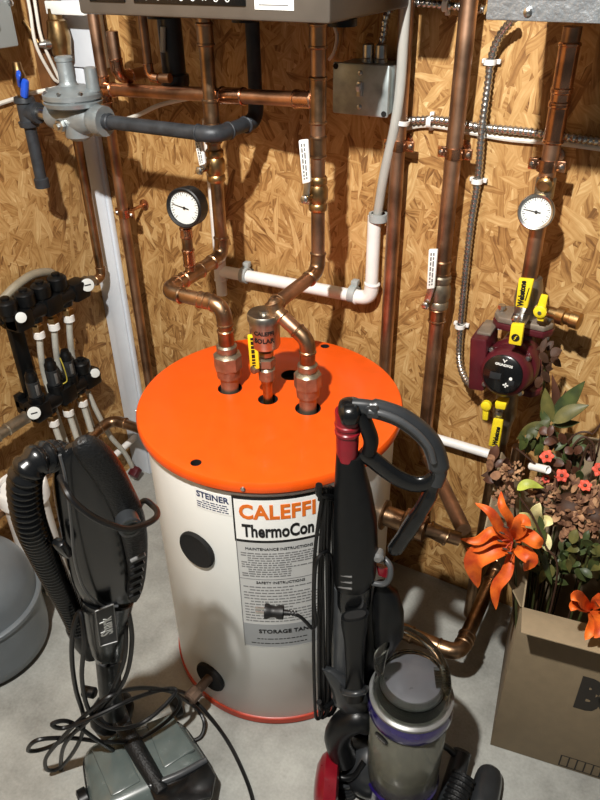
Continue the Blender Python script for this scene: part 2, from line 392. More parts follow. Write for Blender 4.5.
# ------------------------------------------------------------------ boiler (wall hung, only its lower edge is in frame)
BY = -.40; bz = W(200, 19, BY).z
t = thing('wall_boiler', 'taupe steel wall hung boiler with black control strip, at top of back wall', 'boiler', (.681, -.16, bz))
MB().bbox((W(80, 16, BY).x, BY, bz), (W(330, 21, BY).x, -.004, 2.2), .006).build('casing', 'boiler', t)
p = W(95, 8, BY); q = W(300, 8, BY)
zt = bz+.037
MB().bbox((W(91, 5, BY).x, BY-.003, bz+.022), (W(126, 5, BY).x, BY+.002, bz+.07), .001).build('display_window', 'blackgloss', t)
cp = MB().bbox((W(135, 5, BY).x, BY-.003, bz+.022), (W(246, 5, BY).x, BY+.002, bz+.07), .001).build('control_strip', 'blackgloss', t)
k = MB()
for i in range(8):
    c = W(147+i*11.5, 4-.0*i, BY-.0045); c.z = bz+.032
    if i % 3 == 0: k.tube([c+V((.0042*math.cos(a), 0, .0042*math.sin(a))) for a in [j*2*math.pi/12 for j in range(12)]], .0009, 5, closed=True)
    elif i % 3 == 1: k.tube([c+V((.004*math.cos(a), 0, .004*math.sin(a))) for a in [1.9+j*5.0/9 for j in range(10)]], .0009, 5); k.tube([c, c+V((0, 0, .005))], .0009, 5)
    else: k.tube([c+V((-.0035, 0, -.003)), c+V((0, 0, .004)), c+V((.0035, 0, -.003))], .0009, 5)
k.build('button_marks', 'inkwhite', cp)
lw = MB().bbox((W(255, 5, BY).x, BY-.0012, bz+.018), (W(294, 5, BY).x, BY+.0005, bz+.075)).build('label', 'labelw', t)
k = MB(); x0 = W(255, 5, BY).x; x1 = W(294, 5, BY).x
for i in range(5): k.bbox((x0+.008, BY-.0018, bz+.024+i*.009), (x1-.01-.02*(i % 2), BY-.0011, bz+.0262+i*.009))
k.build('fine_print', 'inkgrey', lw)
for i in range(3): MB().lathe((.6+i*.2, -.3, bz-.012), (0, 0, 1), [(0, .026), (.012, .026)], 16).build('pipe_collar', 'blackplastic', t)
# dark silver box beside the boiler's right end
solo(MB().bbox((1.055, -.22, 1.6), (1.115, -.004, 2.1), .004), 'control_box', 'blackplastic', 'black box hanging beside right end of the boiler', 'box')

# grey panel boxes at both top corners
a = L(20, 46, .1)
t = thing('electric_panel', 'grey steel electric panel at top left on the left wall', 'electric panel', (.05, -.5, a.z))
MB().bbox((.001, -.82, a.z), (.098, a.y, 2.15), .004).build('panel_box', 'greybox', t)
MB().bbox((.096, -.78, a.z+.04), (.104, a.y-.05, 2.1), .002).build('panel_door', 'greybox', t)
k = MB()
for q in (L(10, 3, .1),): k.lathe(q, (1, 0, 0), [(0, .007), (.004, .007), (.006, .004)], 12)
k.build('screw', 'steel', t)
a = W(485, 20, -.40); b = W(600, 24, -.44)
t = thing('junction_cabinet', 'hammered silver metal cabinet at top right of the back wall', 'cabinet', (1.42, -.08, a.z))
MB().bbox((a.x, -.40, a.z), (a.x+.5, -.004, a.z+.5), .003).build('cabinet_box', 'hammer', t)
for i in range(4): MB().lathe((a.x+.06+i*.13, -.40, a.z+.012), (0, -1, 0), [(0, .006), (.003, .006), (.005, .003)], 12).build('screw', 'steel', t)
MB().bbox((a.x+.02, -.4015, a.z+.028), (a.x+.11, -.3995, a.z+.09)).build('label', 'labelw', t)

# ------------------------------------------------------------------ wall pipework
YA = -.085
a0 = W(100, 60, YA); xa = a0.x; zb = W(105, 89, YA).z; ra = PR(a0, 11.5)
tA = pipe('copper_riser', 'long thin copper riser just right of white corner board', [(xa, YA, .0), (xa, YA, 2.4)], ra, 'copper_dark',
     sleeves=[((xa, YA, zb), (0, 0, 1), .05)])
def clamp(px, py, y, r, label, m='copper_fit', wall_y=0.):
    c = W(px, py, y); t = thing('pipe_clamp', label, 'pipe clamp', (c.x, wall_y, c.z), 'pipe clamps on the back wall')
    k = MB(); k.lathe(c-V((0, 0, .011)), (0, 0, 1), [(0, r*1.02), (0, r*1.16), (.022, r*1.16), (.022, r*1.02)], 20, cap=False)
    k.build('ring', m, t)
    k = MB(); k.lathe((c.x, wall_y-.001, c.z), (0, -1, 0), [(0, .016), (.003, .016), (.006, .009)], 16); k.lathe((c.x, wall_y-.004, c.z), (0, -1, 0), [(0, .005), (abs(wall_y-c.y)-r, .005)], 10)
    k.build('base', m, t)
    for sx in (-1, 1):
        k = MB(); k.box((c.x+sx*(r*1.2+.007), c.y, c.z), (.018, .007, .022), None, .002); k.build('ear', m, t)
        k = MB(); k.lathe((c.x+sx*(r*1.2+.008), c.y-.003, c.z), (0, -1, 0), [(0, .005), (.003, .005), (.006, .002)], 10); k.build('screw', 'steel', t)
    return t
clamp(125, 213, YA, ra, 'copper clamp on thin riser beside the corner board')

# black gas line, regulator and drip leg
yg = -.25
gr = W(78, 118, yg); zg = gr.z; gt = W(27, 113, yg); gt.z = zg
ge = W(216, 134, yg); ge.z = zg
fy = L(258, 119, ge.x+.004); rg = PR(W(150, 128, yg), 14)
t = pipe('gas_pipe', 'black iron gas pipe from regulator to underside of boiler', [(gr.x+.05, yg, zg), (ge.x, yg, zg), (ge.x, fy.y, zg), (ge.x, fy.y, bz)], rg, 'blackiron', 'blackiron',
     rad=rg*2.2, sleeves=[((gr.x+.075, yg, zg), (1, 0, 0), .04)], elbow='iron_elbow')
t = thing('gas_regulator', 'silver cast gas regulator with round diaphragm below white board', 'gas regulator', (gr.x, yg, zg-.05))
k = MB(); k.lathe((gr.x-.085, yg, zg), (1, 0, 0), [(0, .03), (.02, .034), (.04, .028), (.06, .036), (.11, .036), (.13, .028), (.15, .036), (.172, .034)], 18)
k.lathe((gr.x-.005, yg, zg-.05), (0, 0, 1), [(0, .02), (.008, .032), (.05, .036)], 16); k.build('valve_body', 'castal', t)
k = MB(); k.lathe((gr.x-.005, yg, zg+.022), (0, 0, 1), [(0, .04), (.008, .066), (.017, .069), (.02, .064), (.024, .069), (.034, .069), (.042, .058), (.05, .03)], 30); k.build('diaphragm_case', 'castal', t)
for i in range(8):
    a = i*math.pi/4+.3; MB().lathe((gr.x-.005+.061*math.cos(a), yg+.061*math.sin(a), zg+.056), (0, 0, 1), [(0, .006), (.008, .006), (.01, .003)], 6).build('bolt', 'steel', t)
k = MB(); k.lathe((gr.x-.012, yg, zg+.067), (0, 0, 1), [(0, .03), (.008, .021), (.014, .019), (.055, .019), (.057, .021), (.064, .021), (.067, .017)], 20); k.build('spring_tower', 'castal', t)
k = MB(); k.lathe((gr.x+.045, yg+.02, zg+.06), (0, 0, 1), [(0, .016), (.05, .014), (.052, .01)], 14); k.build('vent_boss', 'castal', t)
k = MB(); k.lathe((gr.x-.02, yg-.036, zg-.012), (0, -1, 0), [(0, .014), (.01, .014), (.012, .008), (.02, .008)], 6); k.build('test_plug', 'steel', t)
t = thing('gas_tee', 'black iron tee and drip leg left of the gas regulator', 'pipe tee', (gt.x, yg, zg-.15))
k = MB(); k.lathe((gt.x, yg, zg-.035), (0, 0, 1), [(0, .024), (.012, .026), (.014, .021), (.056, .021), (.058, .026), (.07, .024)], 16)
k.lathe((gt.x, yg, zg), (1, 0, 0), [(0, .02), (.028, .021), (.03, .026), (.042, .025)], 16); k.build('tee_fitting', 'blackiron', t)
k = MB(); k.lathe((gt.x, yg, zg-.175), (0, 0, 1), [(0, .014), (0, .015), (.15, .015)], 14); k.build('drip_leg', 'blackiron', t)
k = MB(); k.lathe((gt.x, yg, zg-.19), (0, 0, 1), [(0, .012), (.002, .019), (.024, .019), (.028, .014)], 14); k.build('cap', 'blackiron', t)
k = MB(); k.lathe((gt.x+.04, yg, zg), (1, 0, 0), [(0, .014), (.05, .014)], 12); k.build('nipple', 'steel', t)
t = thing('gas_valve', 'small brass gas valve with blue handle above the iron tee', 'valve', (gt.x, yg, zg+.035))
k = MB(); k.lathe((gt.x, yg, zg+.033), (0, 0, 1), [(0, .013), (.012, .016), (.03, .019), (.05, .016), (.062, .012), (.08, .01)], 12); k.build('valve_body', 'brass', t)
c = V((gt.x+.02, yg-.012, zg+.065)); k = MB()
k.tube(spline([c+V((-.012, 0, .0)), c+V((.002, -.01, .018)), c+V((.010, -.012, .03))], 5), [.009]*5+[.011]*5+[.008], 10, flat=.5); k.box(c+V((.004, 0, -.008)), (.018, .014, .045), Matrix.Rotation(.35, 3, 'Y'), .005); k.build('handle', 'blue', t)

# copper line in the corner behind the regulator, with its brass valve
xc, yc = .078, -.075
tl = L(105, 262, xc); me_ = L(90, 283, xc)
t = pipe('copper_corner_pipe', 'copper pipe down the corner feeding the upper manifold', [(xc, yc, 2.4), (xc, yc, me_.z), (xc, me_.y+.012, me_.z)], .0135, 'copper_old', 'copper_old', rad=.03)
vc = L(66, 38, xc); k_z = vc.z
t = thing('corner_valve', 'brass ball valve in front of white backing board', 'valve', (xc, yc, k_z-.06))
k = MB(); k.lathe((xc, yc, k_z-.07), (0, 0, 1), [(0, .017), (.03, .018), (.034, .024), (.05, .026), (.075, .03), (.1, .026), (.112, .025), (.116, .019), (.14, .018)], 12); k.build('valve_body', 'brass', t)
k = MB(); k.lathe((xc-.012, yc-.02, k_z-.01), (-.5, -.85, 0), [(0, .012), (.014, .012), (.015, .009), (.03, .007)], 10); k.build('stem', 'steel', t)
k = MB(); c = V((xc-.03, yc-.05, k_z-.008)); k.tube([c+V((0, 0, .0)), c+V((-.02, 0, .03)), c+V((-.035, .0, .05))], [.009, .009, .006], 8, flat=.4); k.build('handle', 'brass', t)
t = solo(MB().box(L(66, 8, .13), (.13, .014, .03), None, .003), 'pipe_bracket', 'labelw', 'white plastic bracket across corner pipe at the top', 'bracket')

# white cables on the stud
for i, (pp, lb) in enumerate((([(24, -20), (30, 10), (36, 45), (52, 76), (58, 82)], 'left one of two white cables stapled down the bare stud'), ([(32, -20), (36, 10), (42, 40), (56, 72), (60, 80)], 'right one of two white cables stapled down the bare stud'))):
    solo(MB().tube(spline([L(a, b, .052) for a, b in pp], 8), .0042, 8), 'white_cable', 'romex', lb, 'cable', 'cables on the stud')
k = MB(); k.tube(spline([L(-8, 106, .008), L(14, 99, .008), L(33, 93, .012), L(48, 90, .045), L(56, 88, .05)], 6), .0055, 8)
solo(k, 'branch_cable', 'romex', 'white cable running left along wall from the corner', 'cable')
solo(MB().tube(spline([W(62, 127, -.02), W(70, 133, -.03), W(130, 118, -.03), W(160, 105, -.03), W(200, 96, -.02)], 6), .0055, 8), 'low_cable', 'romex', 'white cable rising behind the black gas pipe', 'cable')

# cross pipe below the boiler
cvx, cvy = .903, -.208
zt = L(316, 101, cvx).z; rc = PR(V((cvx, cvy, 1.3)), 14.5)
B0 = V((xa, YA-.002, zb)); B1 = V((cvx, cvy, zt)); dB = (B1-B0).normalized()
xm = B0+dB*((B1-B0).length*.66)
rb = PR(xm, 14)
pipe('copper_cross_pipe', 'horizontal copper pipe running below the whole boiler', [B0+dB*.01, B1], rb, 'copper', sleeves=[(xm, dB, .055), (B0+dB*.02, dB, .03), (B1-dB*.035, dB, .035)])
# boiler stub pipes
def P3(x, y, z): return V((x, y, z))
p1 = W(113, 40, -.14); p1e = W(117, 78, -.14)
pipe('boiler_stub_pipe', 'left short copper stub under the boiler bending to the wall', [(p1.x+.06, -.14+.0, 2.2), (p1.x+.06, -.14, bz-.03), (p1.x, -.14, bz-.06), (p1.x, -.14, p1e.z), (p1.x, -.02, p1e.z)][2:], PR(p1, 12), 'copper_dark', 'copper_fit', rad=.03, group='boiler stub pipes')
p2 = W(143, 22, -.16); p3 = W(151, 78, -.16)
pipe('boiler_stub_pipe', 'thin copper stub under the boiler with bright elbow', [(p2.x, -.16, bz+.03), (p2.x, -.16, p3.z), (p2.x+.06, -.16, p3.z+.003)], PR(p2, 9), 'copper_dark', 'copper_fit', rad=.02, group='boiler stub pipes')
p4 = W(172, 50, -.1)
solo(MB().lathe((p4.x, -.1, W(172, 88, -.1).z), (0, 0, 1), [(0, .03), (.012, .034), (.03, .034), (.034, .028), (.3, .028)], 18), 'drain_trap', 'dgrey', 'dark grey plastic trap behind the cross pipe under boiler', 'trap')
solo(MB().tube([W(163, 27, -.135), W(163, 52, -.135)], .006, 8), 'white_hose_stub', 'tube', 'short pale hose stub hanging below boiler', 'hose')
p5 = W(258, 50, -.1)
# riser C, with its valve and offset to the tank
uC = G(308, 408, .804); uD = G(230, 388, .804); TZ = .804
zc1 = W(285, 308, uC.y).z; zc2 = W(307, 345, uC.y).z
rC = rc
C_ = pipe('supply_riser', 'right copper riser dropping from boiler to front of the orange lid', [(cvx, cvy, bz), (cvx, cvy, zc1+.002), (cvx, uC.y, zc1), (cvx+.002, uC.y, zc1-.025), (uC.x, uC.y, zc2), (uC.x, uC.y, TZ+.045)][:3]+[(cvx+.004, uC.y, zc1-.012), (uC.x, uC.y, zc2+.012), (uC.x, uC.y, TZ+.06)], rC, 'copper_dark', 'copper_old', rad=.032,
     sleeves=[((cvx, cvy, zt), (0, 0, 1), .075), ((cvx, cvy, bz-.04), (0, 0, 1), .03), ((cvx, cvy, zt-.09), (0, 0, 1), .03), ((uC.x, uC.y, TZ+.125), (0, 0, 1), .03)])
def union(t, c, r):
    x, y = c.x, c.y
    k = MB(); k.lathe((x, y, TZ-.02), (0, 0, 1), [(0, r*1.25), (.055, r*1.25), (.056, r*.9)], 20); k.build('nipple', 'bronze', t)
    k = MB(); k.lathe((x, y, TZ+.03), (0, 0, 1), [(0, r*1.3), (.004, r*1.62), (.026, r*1.7), (.03, r*1.5)], 20); k.build('union_base', 'bronze', t)
    k = MB(); k.lathe((x, y, TZ+.055), (0, 0, 1), [(0, r*1.6), (.002, r*1.95), (.034, r*1.95), (.038, r*1.7), (.042, r*1.25)], 8); k.build('union_nut', 'bronze', t)
    k = MB(); k.lathe((x, y, TZ+.094), (0, 0, 1), [(0, r*1.25), (.004, r*1.4), (.018, r*1.4), (.022, r*1.15)], 20); k.build('union_tail', 'bronze', t)
t = thing('pipe_union', 'bronze union in right front hole of the orange lid', 'pipe union', (uC.x, uC.y, TZ), 'unions on the lid'); union(t, uC, rC*1.02)
# riser D with gauge branch
b_ = W(165, 291, uD.y); xd = b_.x; zd = b_.z; yd = L(222, 251, xd).y; rD = PR(V((xd, yd, 1.2)), 13.5)
pipe('return_riser', 'left copper riser zigzagging from boiler to orange lid', [(xd, yd, bz+.02), (xd, yd, zd+.004), (xd, uD.y, zd), (uD.x, uD.y, zd), (uD.x, uD.y, TZ+.06)], rD, 'copper_old', 'copper_old', rad=.034,
     sleeves=[((xd, (yd*.45+uD.y*.55), zd), (0, 1, 0), .055), ((xd, yd, L(216, 160, xd).z+.06), (0, 0, 1), .03), ((xd, yd, bz-.05), (0, 0, 1), .03), ((xd, yd, L(212, 112, xd).z), (0, 0, 1), .04), ((uD.x-.045, uD.y, zd), (1, 0, 0), .025), ((uD.x, uD.y, TZ+.13), (0, 0, 1), .03)])
t = thing('pipe_union', 'bronze union in left hole of the orange lid', 'pipe union', (uD.x, uD.y, TZ), 'unions on the lid'); union(t, uD, rD*1.05)

def ball_valve(name, label, c, r, m='brass', axis=(0, 0, 1), h=.075):
    c = V(c); a = V(axis); t = thing(name, label, 'valve', c-a*h/2, 'ball valves on the copper risers')
    MB().lathe(c-a*h/2, a, [(0, r*1.15), (.004, r*1.35), (h*.2, r*1.35), (h*.24, r*1.2), (h*.36, r*1.45), (h*.64, r*1.45), (h*.76, r*1.2), (h*.8, r*1.35), (h-.004, r*1.35), (h, r*1.15)], 14).build('valve_body', m, t)
    return t
def lever(t, body_c, pv, tip_px, y, m='labelw', grip=None, print_=None):
    """flat lever handle: pivot pv, coloured sleeve polygon in the plane y"""
    body_c = V(body_c); pv = V(pv)
    MB().tube([body_c, pv+V((0, -.004, 0))], .0065, 10).build('stem', 'brass', t)
    MB().lathe(pv+V((0, -.004, 0)), (0, -1, 0), [(0, .009), (.005, .009), (.007, .006)], 6).build('nut', 'steel', t)
    P = [W(a, b, y) for a, b in tip_px]; c0 = (P[2]+P[3])/2
    w = (P[1]-P[0]).length*.36; d = (c0-pv).normalized(); s = d.cross(V((0, 1, 0)))
    MB().prism([pv+s*w-d*.012, pv-s*w-d*.012, c0-s*w+d*.01, c0+s*w+d*.01], (0, .003, 0), .001).build('lever_arm', 'steel', t)
    g = MB().prism([p+V((0, -.004, 0)) for p in P], (0, .009, 0), .003).build('grip', m, t)
    return g, P
vz = L(217, 165, xd).z
t = ball_valve('ball_valve', 'brass ball valve on left riser above the pressure gauge', (xd, yd, vz), rD)
g, P = lever(t, (xd, yd, vz), (xd-.02, yd-.03, vz-.005), [(195, 141), (202, 140), (206, 164), (200, 166)], yd-.035)
k = MB()
def print_rows(g, P, n, y, m='inkgrey', x0=.2, x1=.8, v0=.08, v1=.9, seed=3):
    """rows of small print along a grip between its corner points"""
    r_ = random.Random(seed); k = MB()
    for i in range(n):
        a = x0+(x1-x0)*(i+.5)/n; v = v0
        while v < v1:
            l = r_.uniform(.05, .14); e = min(v1, v+l)
            q = [P[0].lerp(P[1], a-.09/n*2).lerp(P[3].lerp(P[2], a-.09/n*2), v), P[0].lerp(P[1], a+.09/n*2).lerp(P[3].lerp(P[2], a+.09/n*2), v), P[0].lerp(P[1], a+.09/n*2).lerp(P[3].lerp(P[2], a+.09/n*2), e), P[0].lerp(P[1], a-.09/n*2).lerp(P[3].lerp(P[2], a-.09/n*2), e)]
            k.prism([p+V((0, y, 0)) for p in q], (0, .0006, 0)); v = e+.03
    k.build('fine_print', m, g)
print_rows(g, P, 2, -.0046)
vz = L(319, 193, cvx).z
t = ball_valve('ball_valve', 'brass ball valve on right riser with white grip', (cvx, cvy, vz), rC)
g, P = lever(t, (cvx, cvy, vz), (cvx-.012, cvy-.032, vz-.004), [(299, 140), (308, 139), (311, 182), (303, 184)], cvy-.036)
print_rows(g, P, 2, -.0046)

def gauge(name, label, c, n, r, case, cat='gauge', face='dial', depth_=.03, up=(0, 0, 1), needle=2.6, group=None, bz_=.83):
    c = V(c); a, u, w = frame(n, up); t = thing(name, label, cat, c-V((0, 0, r)), group)
    k = MB(); k.lathe(c-a*depth_, a, [(0, r*.8), (.002, r*.97), (depth_-.004, r), (depth_+.002, r), (depth_+.004, r*.94), (depth_+.002, r*bz_), (depth_-.003, r*(bz_-.02)), (depth_-.004, .001)], 32); k.build('case', case, t)
    f = MB().lathe(c-a*.0035, a, [(0, r*(bz_-.01)), (.001, r*(bz_-.01)), (.0012, .001)], 32).build('dial', face, t)
    k = MB()
    for i in range(28):
        th = math.radians(225-270*i/27); d = w*-math.cos(th)+u*math.sin(th); s = d.cross(a); l = .16 if i % 3 == 0 else .08
        k.prism([c+d*r*(.76-l)-s*.0005-a*.002, c+d*r*.76-s*.0005-a*.002, c+d*r*.76+s*.0005-a*.002, c+d*r*(.76-l)+s*.0005-a*.002], a*.0004)
    k.build('scale_marks', 'ink', f)
    d = (-w*math.cos(needle)+u*math.sin(needle)); s = d.cross(a)
    k = MB(); k.prism([c-d*r*.25-s*.0012-a*.001, c+d*r*.7-a*.001-s*.0004, c+d*r*.7+s*.0004-a*.001, c-d*r*.25+s*.0012-a*.001], a*.0008); k.lathe(c-a*.001, a, [(0, .003), (.002, .003)], 10); k.build('needle', 'ink', f)
    return t, f
ys = L(190, 268, xd).y; gc = W(184, 208, ys-.018); rg1 = PR(gc, 40)
gauge('pressure_gauge', 'black cased round pressure gauge on stub of left riser', gc, (.12, -1, .1), rg1, 'rubber', needle=2.95, depth_=.034)
t = pipe('gauge_stub', 'short copper stub holding the black pressure gauge', [(xd, ys, zd+.01), (xd, ys, gc.z-rg1-.004)], PR(V((xd, ys, zd)), 10.5), 'copper_old', fit=False, sleeves=[((xd, ys, zd+.045), (0, 0, 1), .03), ((xd, ys, gc.z-rg1-.02), (0, 0, 1), .012)])

# white condensate pipe with clear tube
yp = -.035
c0 = W(376, 216, yp); c1 = W(371, 299, yp); c2 = W(221, 271, yp)
rp = PR(c1, 13)
t = pipe('condensate_pipe', 'white plastic drain pipe bending along wall behind copper risers', [(c1.x, yp, c0.z), (c1.x, yp, c1.z), (c2.x+.0, yp, c2.z), (c2.x, yp, c2.z+.0)][:3], rp, 'pvc', 'pvc', rad=.03, elbow='white_elbow')
q = W(220, 268, yp)
t2 = pipe('drain_downpipe', 'upright white plastic pipe behind the left copper riser', [(q.x, yp, W(216, 120, yp).z), (q.x, yp, q.z-.08)], rp*.95, 'pvc', 'pvc', sleeves=[((q.x, yp, q.z), (0, 0, 1), .06)])
tb = spline([W(407, -20, -.06), W(404, 30, -.06), W(400, 90, -.06), W(394, 130, -.06), W(384, 175, -.05), W(378, 212, -.038), W(377, 217, yp)], 8)
solo(MB().tube(tb, PR(tb[5], 11), 12), 'vinyl_tube', 'tube', 'clear vinyl tube hanging into top of white drain pipe', 'tube')
def grey_clip(px, py, ax, lb):
    c = W(px, py, yp); t = thing('conduit_clip', lb, 'pipe clip', (c.x, 0, c.z), 'grey clips on white drain pipe')
    a = V(ax); MB().lathe(c-a*.009, a, [(0, rp*1.02), (0, rp*1.35), (.018, rp*1.35), (.018, rp*1.02)], 20, cap=False).build('ring', 'greybox', t)
    s = V((0, 0, 1)) if abs(a.x) > .5 else V((1, 0, 0))
    MB().box(c+s*(rp*1.6)+V((0, .012, 0)), (.018, .02, .016), None, .003).build('ear', 'greybox', t)
    MB().box((c.x, (yp+rp)*.5-.001, c.z), (.016, abs(yp+rp)-.001, .016), None, .002).build('base', 'mgrey', t)
grey_clip(378, 217, (0, 0, 1), 'grey clip at upper end of white drain pipe'); grey_clip(353, 294, (1, 0, 0), 'grey clip next to the white elbow'); grey_clip(245, 275, (1, 0, 0), 'grey clip left of the right copper riser')

# plain risers at the right
YI = -.045
iI = W(395, 200, YI); rI = PR(iI, 14)
pipe('copper_riser', 'copper riser directly behind hanging clear tube', [(iI.x, YI, .0), (iI.x, YI, 2.4)], rI, 'copper_dark', 'copper_fit')
clamp(399, 145, YI, rI, 'copper clamp on riser behind the clear tube')
YJ = -.06
iJ = W(455, 140, YJ); rJ = PR(iJ, 17)
zj = .53; zv = W(437, 291, YJ).z
pE = V((1.375, -.385, .53))
pipe('copper_riser', 'thick copper riser with white handled valve right of the clear tube', [(iJ.x, YJ, 2.4), (iJ.x, YJ, zj), (1.345, -.33, zj+.01)], rJ, 'copper_dark', 'copper_old', rad=.04, sleeves=[((iJ.x, YJ, zv+.06), (0, 0, 1), .02), ((iJ.x, YJ, zv-.06), (0, 0, 1), .02)])
clamp(455, 153, YJ, rJ, 'wide copper clamp on thick riser below the armoured cable')
t = ball_valve('ball_valve', 'brass ball valve halfway down the thick right riser', (iJ.x, YJ, zv), rJ, 'bronze', h=.085)
g, P = lever(t, (iJ.x, YJ, zv), (iJ.x-.018, YJ-.036, zv-.022), [(429, 249), (438, 249), (435, 288), (427, 289)], YJ-.036)
print_rows(g, P, 2, -.0046)

# thermometer pipe
YM = -.085
m0 = W(548, 170, YM); rM = PR(m0, 17)
zth = W(533, 212, YM).z; zpu = W(518, 318, YM).z
pipe('thermometer_pipe', 'copper pipe above red circulator carrying the thermometer', [(m0.x, YM, a0.z if False else 1.54), (m0.x, YM, zpu)], rM, 'copper_dark', 'copper_fit', sleeves=[((m0.x, YM, W(560, 68, YM).z), (0, 0, 1), .07), ((m0.x, YM, W(554, 122, YM).z), (0, 0, 1), .06), ((m0.x, YM, W(556, 97, YM).z), (0, 0, 1), .02)])
clamp(547, 165, YM, rM, 'copper clamp just above the thermometer')
gc = W(536, 212, YM-.035); gauge('thermometer', 'silver rimmed dial thermometer on pipe above the red circulator', gc, (0.02, -1, .25), PR(gc, 36), 'steel', needle=3.05, depth_=.014, bz_=.82, cat='thermometer')
t = thing('thermometer_well', 'brass fitting on pipe just above the thermometer', 'fitting', (m0.x, YM, zth+.05))
k = MB(); k.lathe((m0.x+.002, YM, zth+.066), (0, -1, -.2), [(0, .015), (.022, .016), (.024, .012), (.028, .01)], 10); k.build('plug', 'brass', t)
MB().lathe((m0.x, YM, zth+.03), (0, 0, 1), [(0, rM*1.02), (.003, rM*1.16), (.04, rM*1.16), (.043, rM*1.02)], 18).build('collar', 'bronze', t)

# ------------------------------------------------------------------ storage tank
TC = V((.888, -.411, 0)); TR = .284
tank = thing('storage_tank', 'white cylindrical storage tank with orange lid in the corner', 'water tank', (TC.x, TC.y, 0))
k = MB(); k.lathe(TC+V((0, 0, .024)), (0, 0, 1), [(0, TR-.004), (.004, TR), (TZ-.064, TR), (TZ-.062, TR-.01)], 96); k.build('tank_body', 'white', tank, sharp=60)
k = MB(); k.lathe(TC, (0, 0, 1), [(.006, TR-.02), (.006, TR+.003), (.024, TR+.004), (.027, TR+.001), (.031, TR-.02)], 96); k.build('bottom_ring', 'orange_dk', tank)
k = MB(); k.lathe(TC, (0, 0, 1), [(0, .1), (0, .26), (.01, .26)], 32); k.build('foot', 'wood', tank)
def boolean(o, cutters):
    for c in cutters:
        q = o.modifiers.new('cut', 'BOOLEAN'); q.operation = 'DIFFERENCE'; q.solver = 'EXACT'; q.object = c
    me = bpy.data.meshes.new_from_object(o.evaluated_get(bpy.context.evaluated_depsgraph_get()))
    o.modifiers.clear(); o.data = me; me.shade_smooth(); me.set_sharp_from_angle(angle=math.radians(38))
    for c in cutters: bpy.data.objects.remove(c)
LR = .2995
vt = G(268, 399, TZ)
k = MB(); k.lathe(TC, (0, 0, 1), [(TZ-.024, LR-.006), (TZ-.024, LR-.001), (TZ-.018, LR), (TZ-.006, LR), (TZ-.001, LR-.003), (TZ, LR-.008)], 96)
lid = k.build('lid', 'orange', tank)
holes = [(uC, .029), (uD, .0285), (vt, .023), (G(291, 375, TZ), .024), (G(325, 346, TZ), .0115), (G(196, 462.5, TZ), .0115)]
cut = []
for c, r in holes:
    k = MB(); k.lathe((c.x, c.y, TZ-.018), (0, 0, 1), [(0, r), (.06, r)], 32); cut.append(k.build('cutter', 'darkhole'))
boolean(lid, cut)
for c, r in holes:
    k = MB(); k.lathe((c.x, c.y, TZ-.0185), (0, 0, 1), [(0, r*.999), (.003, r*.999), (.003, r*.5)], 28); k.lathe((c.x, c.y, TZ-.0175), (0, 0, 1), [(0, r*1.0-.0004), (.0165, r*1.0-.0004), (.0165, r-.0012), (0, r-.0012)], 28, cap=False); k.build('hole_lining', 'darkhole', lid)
for th in (-2.55, -1.2, .3, 1.8):
    MB().lathe(TC+V((LR*math.cos(th), LR*math.sin(th), TZ-.013)), (math.cos(th), math.sin(th), 0), [(0, .005), (.002, .005), (.0035, .003)], 10).build('screw', 'steel', tank)
def cyl(th, z, off=0.): return TC+V(((TR+off)*math.cos(th), (TR+off)*math.sin(th), z))
def hitcyl(px, py, r=TR):
    d = ray(px, py); ox, oy = CAM.x-TC.x, CAM.y-TC.y
    A = d.x*d.x+d.y*d.y; B = ox*d.x+oy*d.y; Cc = ox*ox+oy*oy-r*r
    t = (-B-math.sqrt(max(0, B*B-A*Cc)))/A; p = CAM+d*t; return math.atan2(p.y-TC.y, p.x-TC.x), p.z
def curved(k, th0, th1, z0, z1, off, th_=.0006, n=None):
    n = n or max(2, int(abs(th1-th0)/.05)+1)
    return k.sheet([[cyl(th0+(th1-th0)*i/n, z0, off), cyl(th0+(th1-th0)*i/n, z1, off)] for i in range(n+1)], th_)
tl_, zt_ = hitcyl(231, 496); bl_, zb_ = hitcyl(246, 645); t2_, z2_ = hitcyl(318, 492); t3, zm = hitcyl(236, 539); t4, zs = hitcyl(245, 622)
THL = (tl_+bl_)/2; THR = t2_+.025
ZT, ZM, ZS, ZB = zt_, zm, zs, zb_
def cmap(th, z, off): return lambda u, v, w: cyl(th+u/TR, z+v, off+w)
lb = curved(MB(), THL, THR, ZB, ZM, .0007).build('label', 'label', tank)
k = MB(); curved(k, THL-.006, THR+.006, ZM-.004, ZT+.003, .0009); k.build('brand_border', 'ink', lb)
k = MB(); curved(k, THL+.008, THR-.008, ZM+.0035, ZT-.0045, .0014); k.build('brand_panel', 'labelw', lb)
k = MB(); curved(k, THL+.004, THR-.004, ZB+.004, ZS, .0010); k.build('foot_panel', 'labelg', lb)
hd = (THR-THL)*TR; mid = (THL+THR)/2; H1 = ZT-ZM
unwrap_text('CALEFFI', H1*.44, 'inkor', lb, cmap(mid, ZM+H1*.68, .0019), 'lettering', bold=.035, width=hd*.86, track=1.06)
unwrap_text('ThermoCon', H1*.40, 'ink', lb, cmap(mid, ZM+H1*.24, .0019), 'lettering', bold=.03, width=hd*.82)
H2 = ZM-ZS
unwrap_text('MAINTENANCE INSTRUCTIONS', .0105, 'ink', lb, cmap(mid, ZM-.022, .0012), 'lettering', stretch=.95)
zsafe = hitcyl(290, 578)[1]
unwrap_text('SAFETY INSTRUCTIONS', .0105, 'ink', lb, cmap(mid, zsafe-.01, .0012), 'lettering', stretch=.95)
unwrap_text('STORAGE TANK', .017, 'ink', lb, cmap(mid+.03, ZS-.024, .0015), 'lettering', bold=.02)
k = MB(); r_ = random.Random(5)
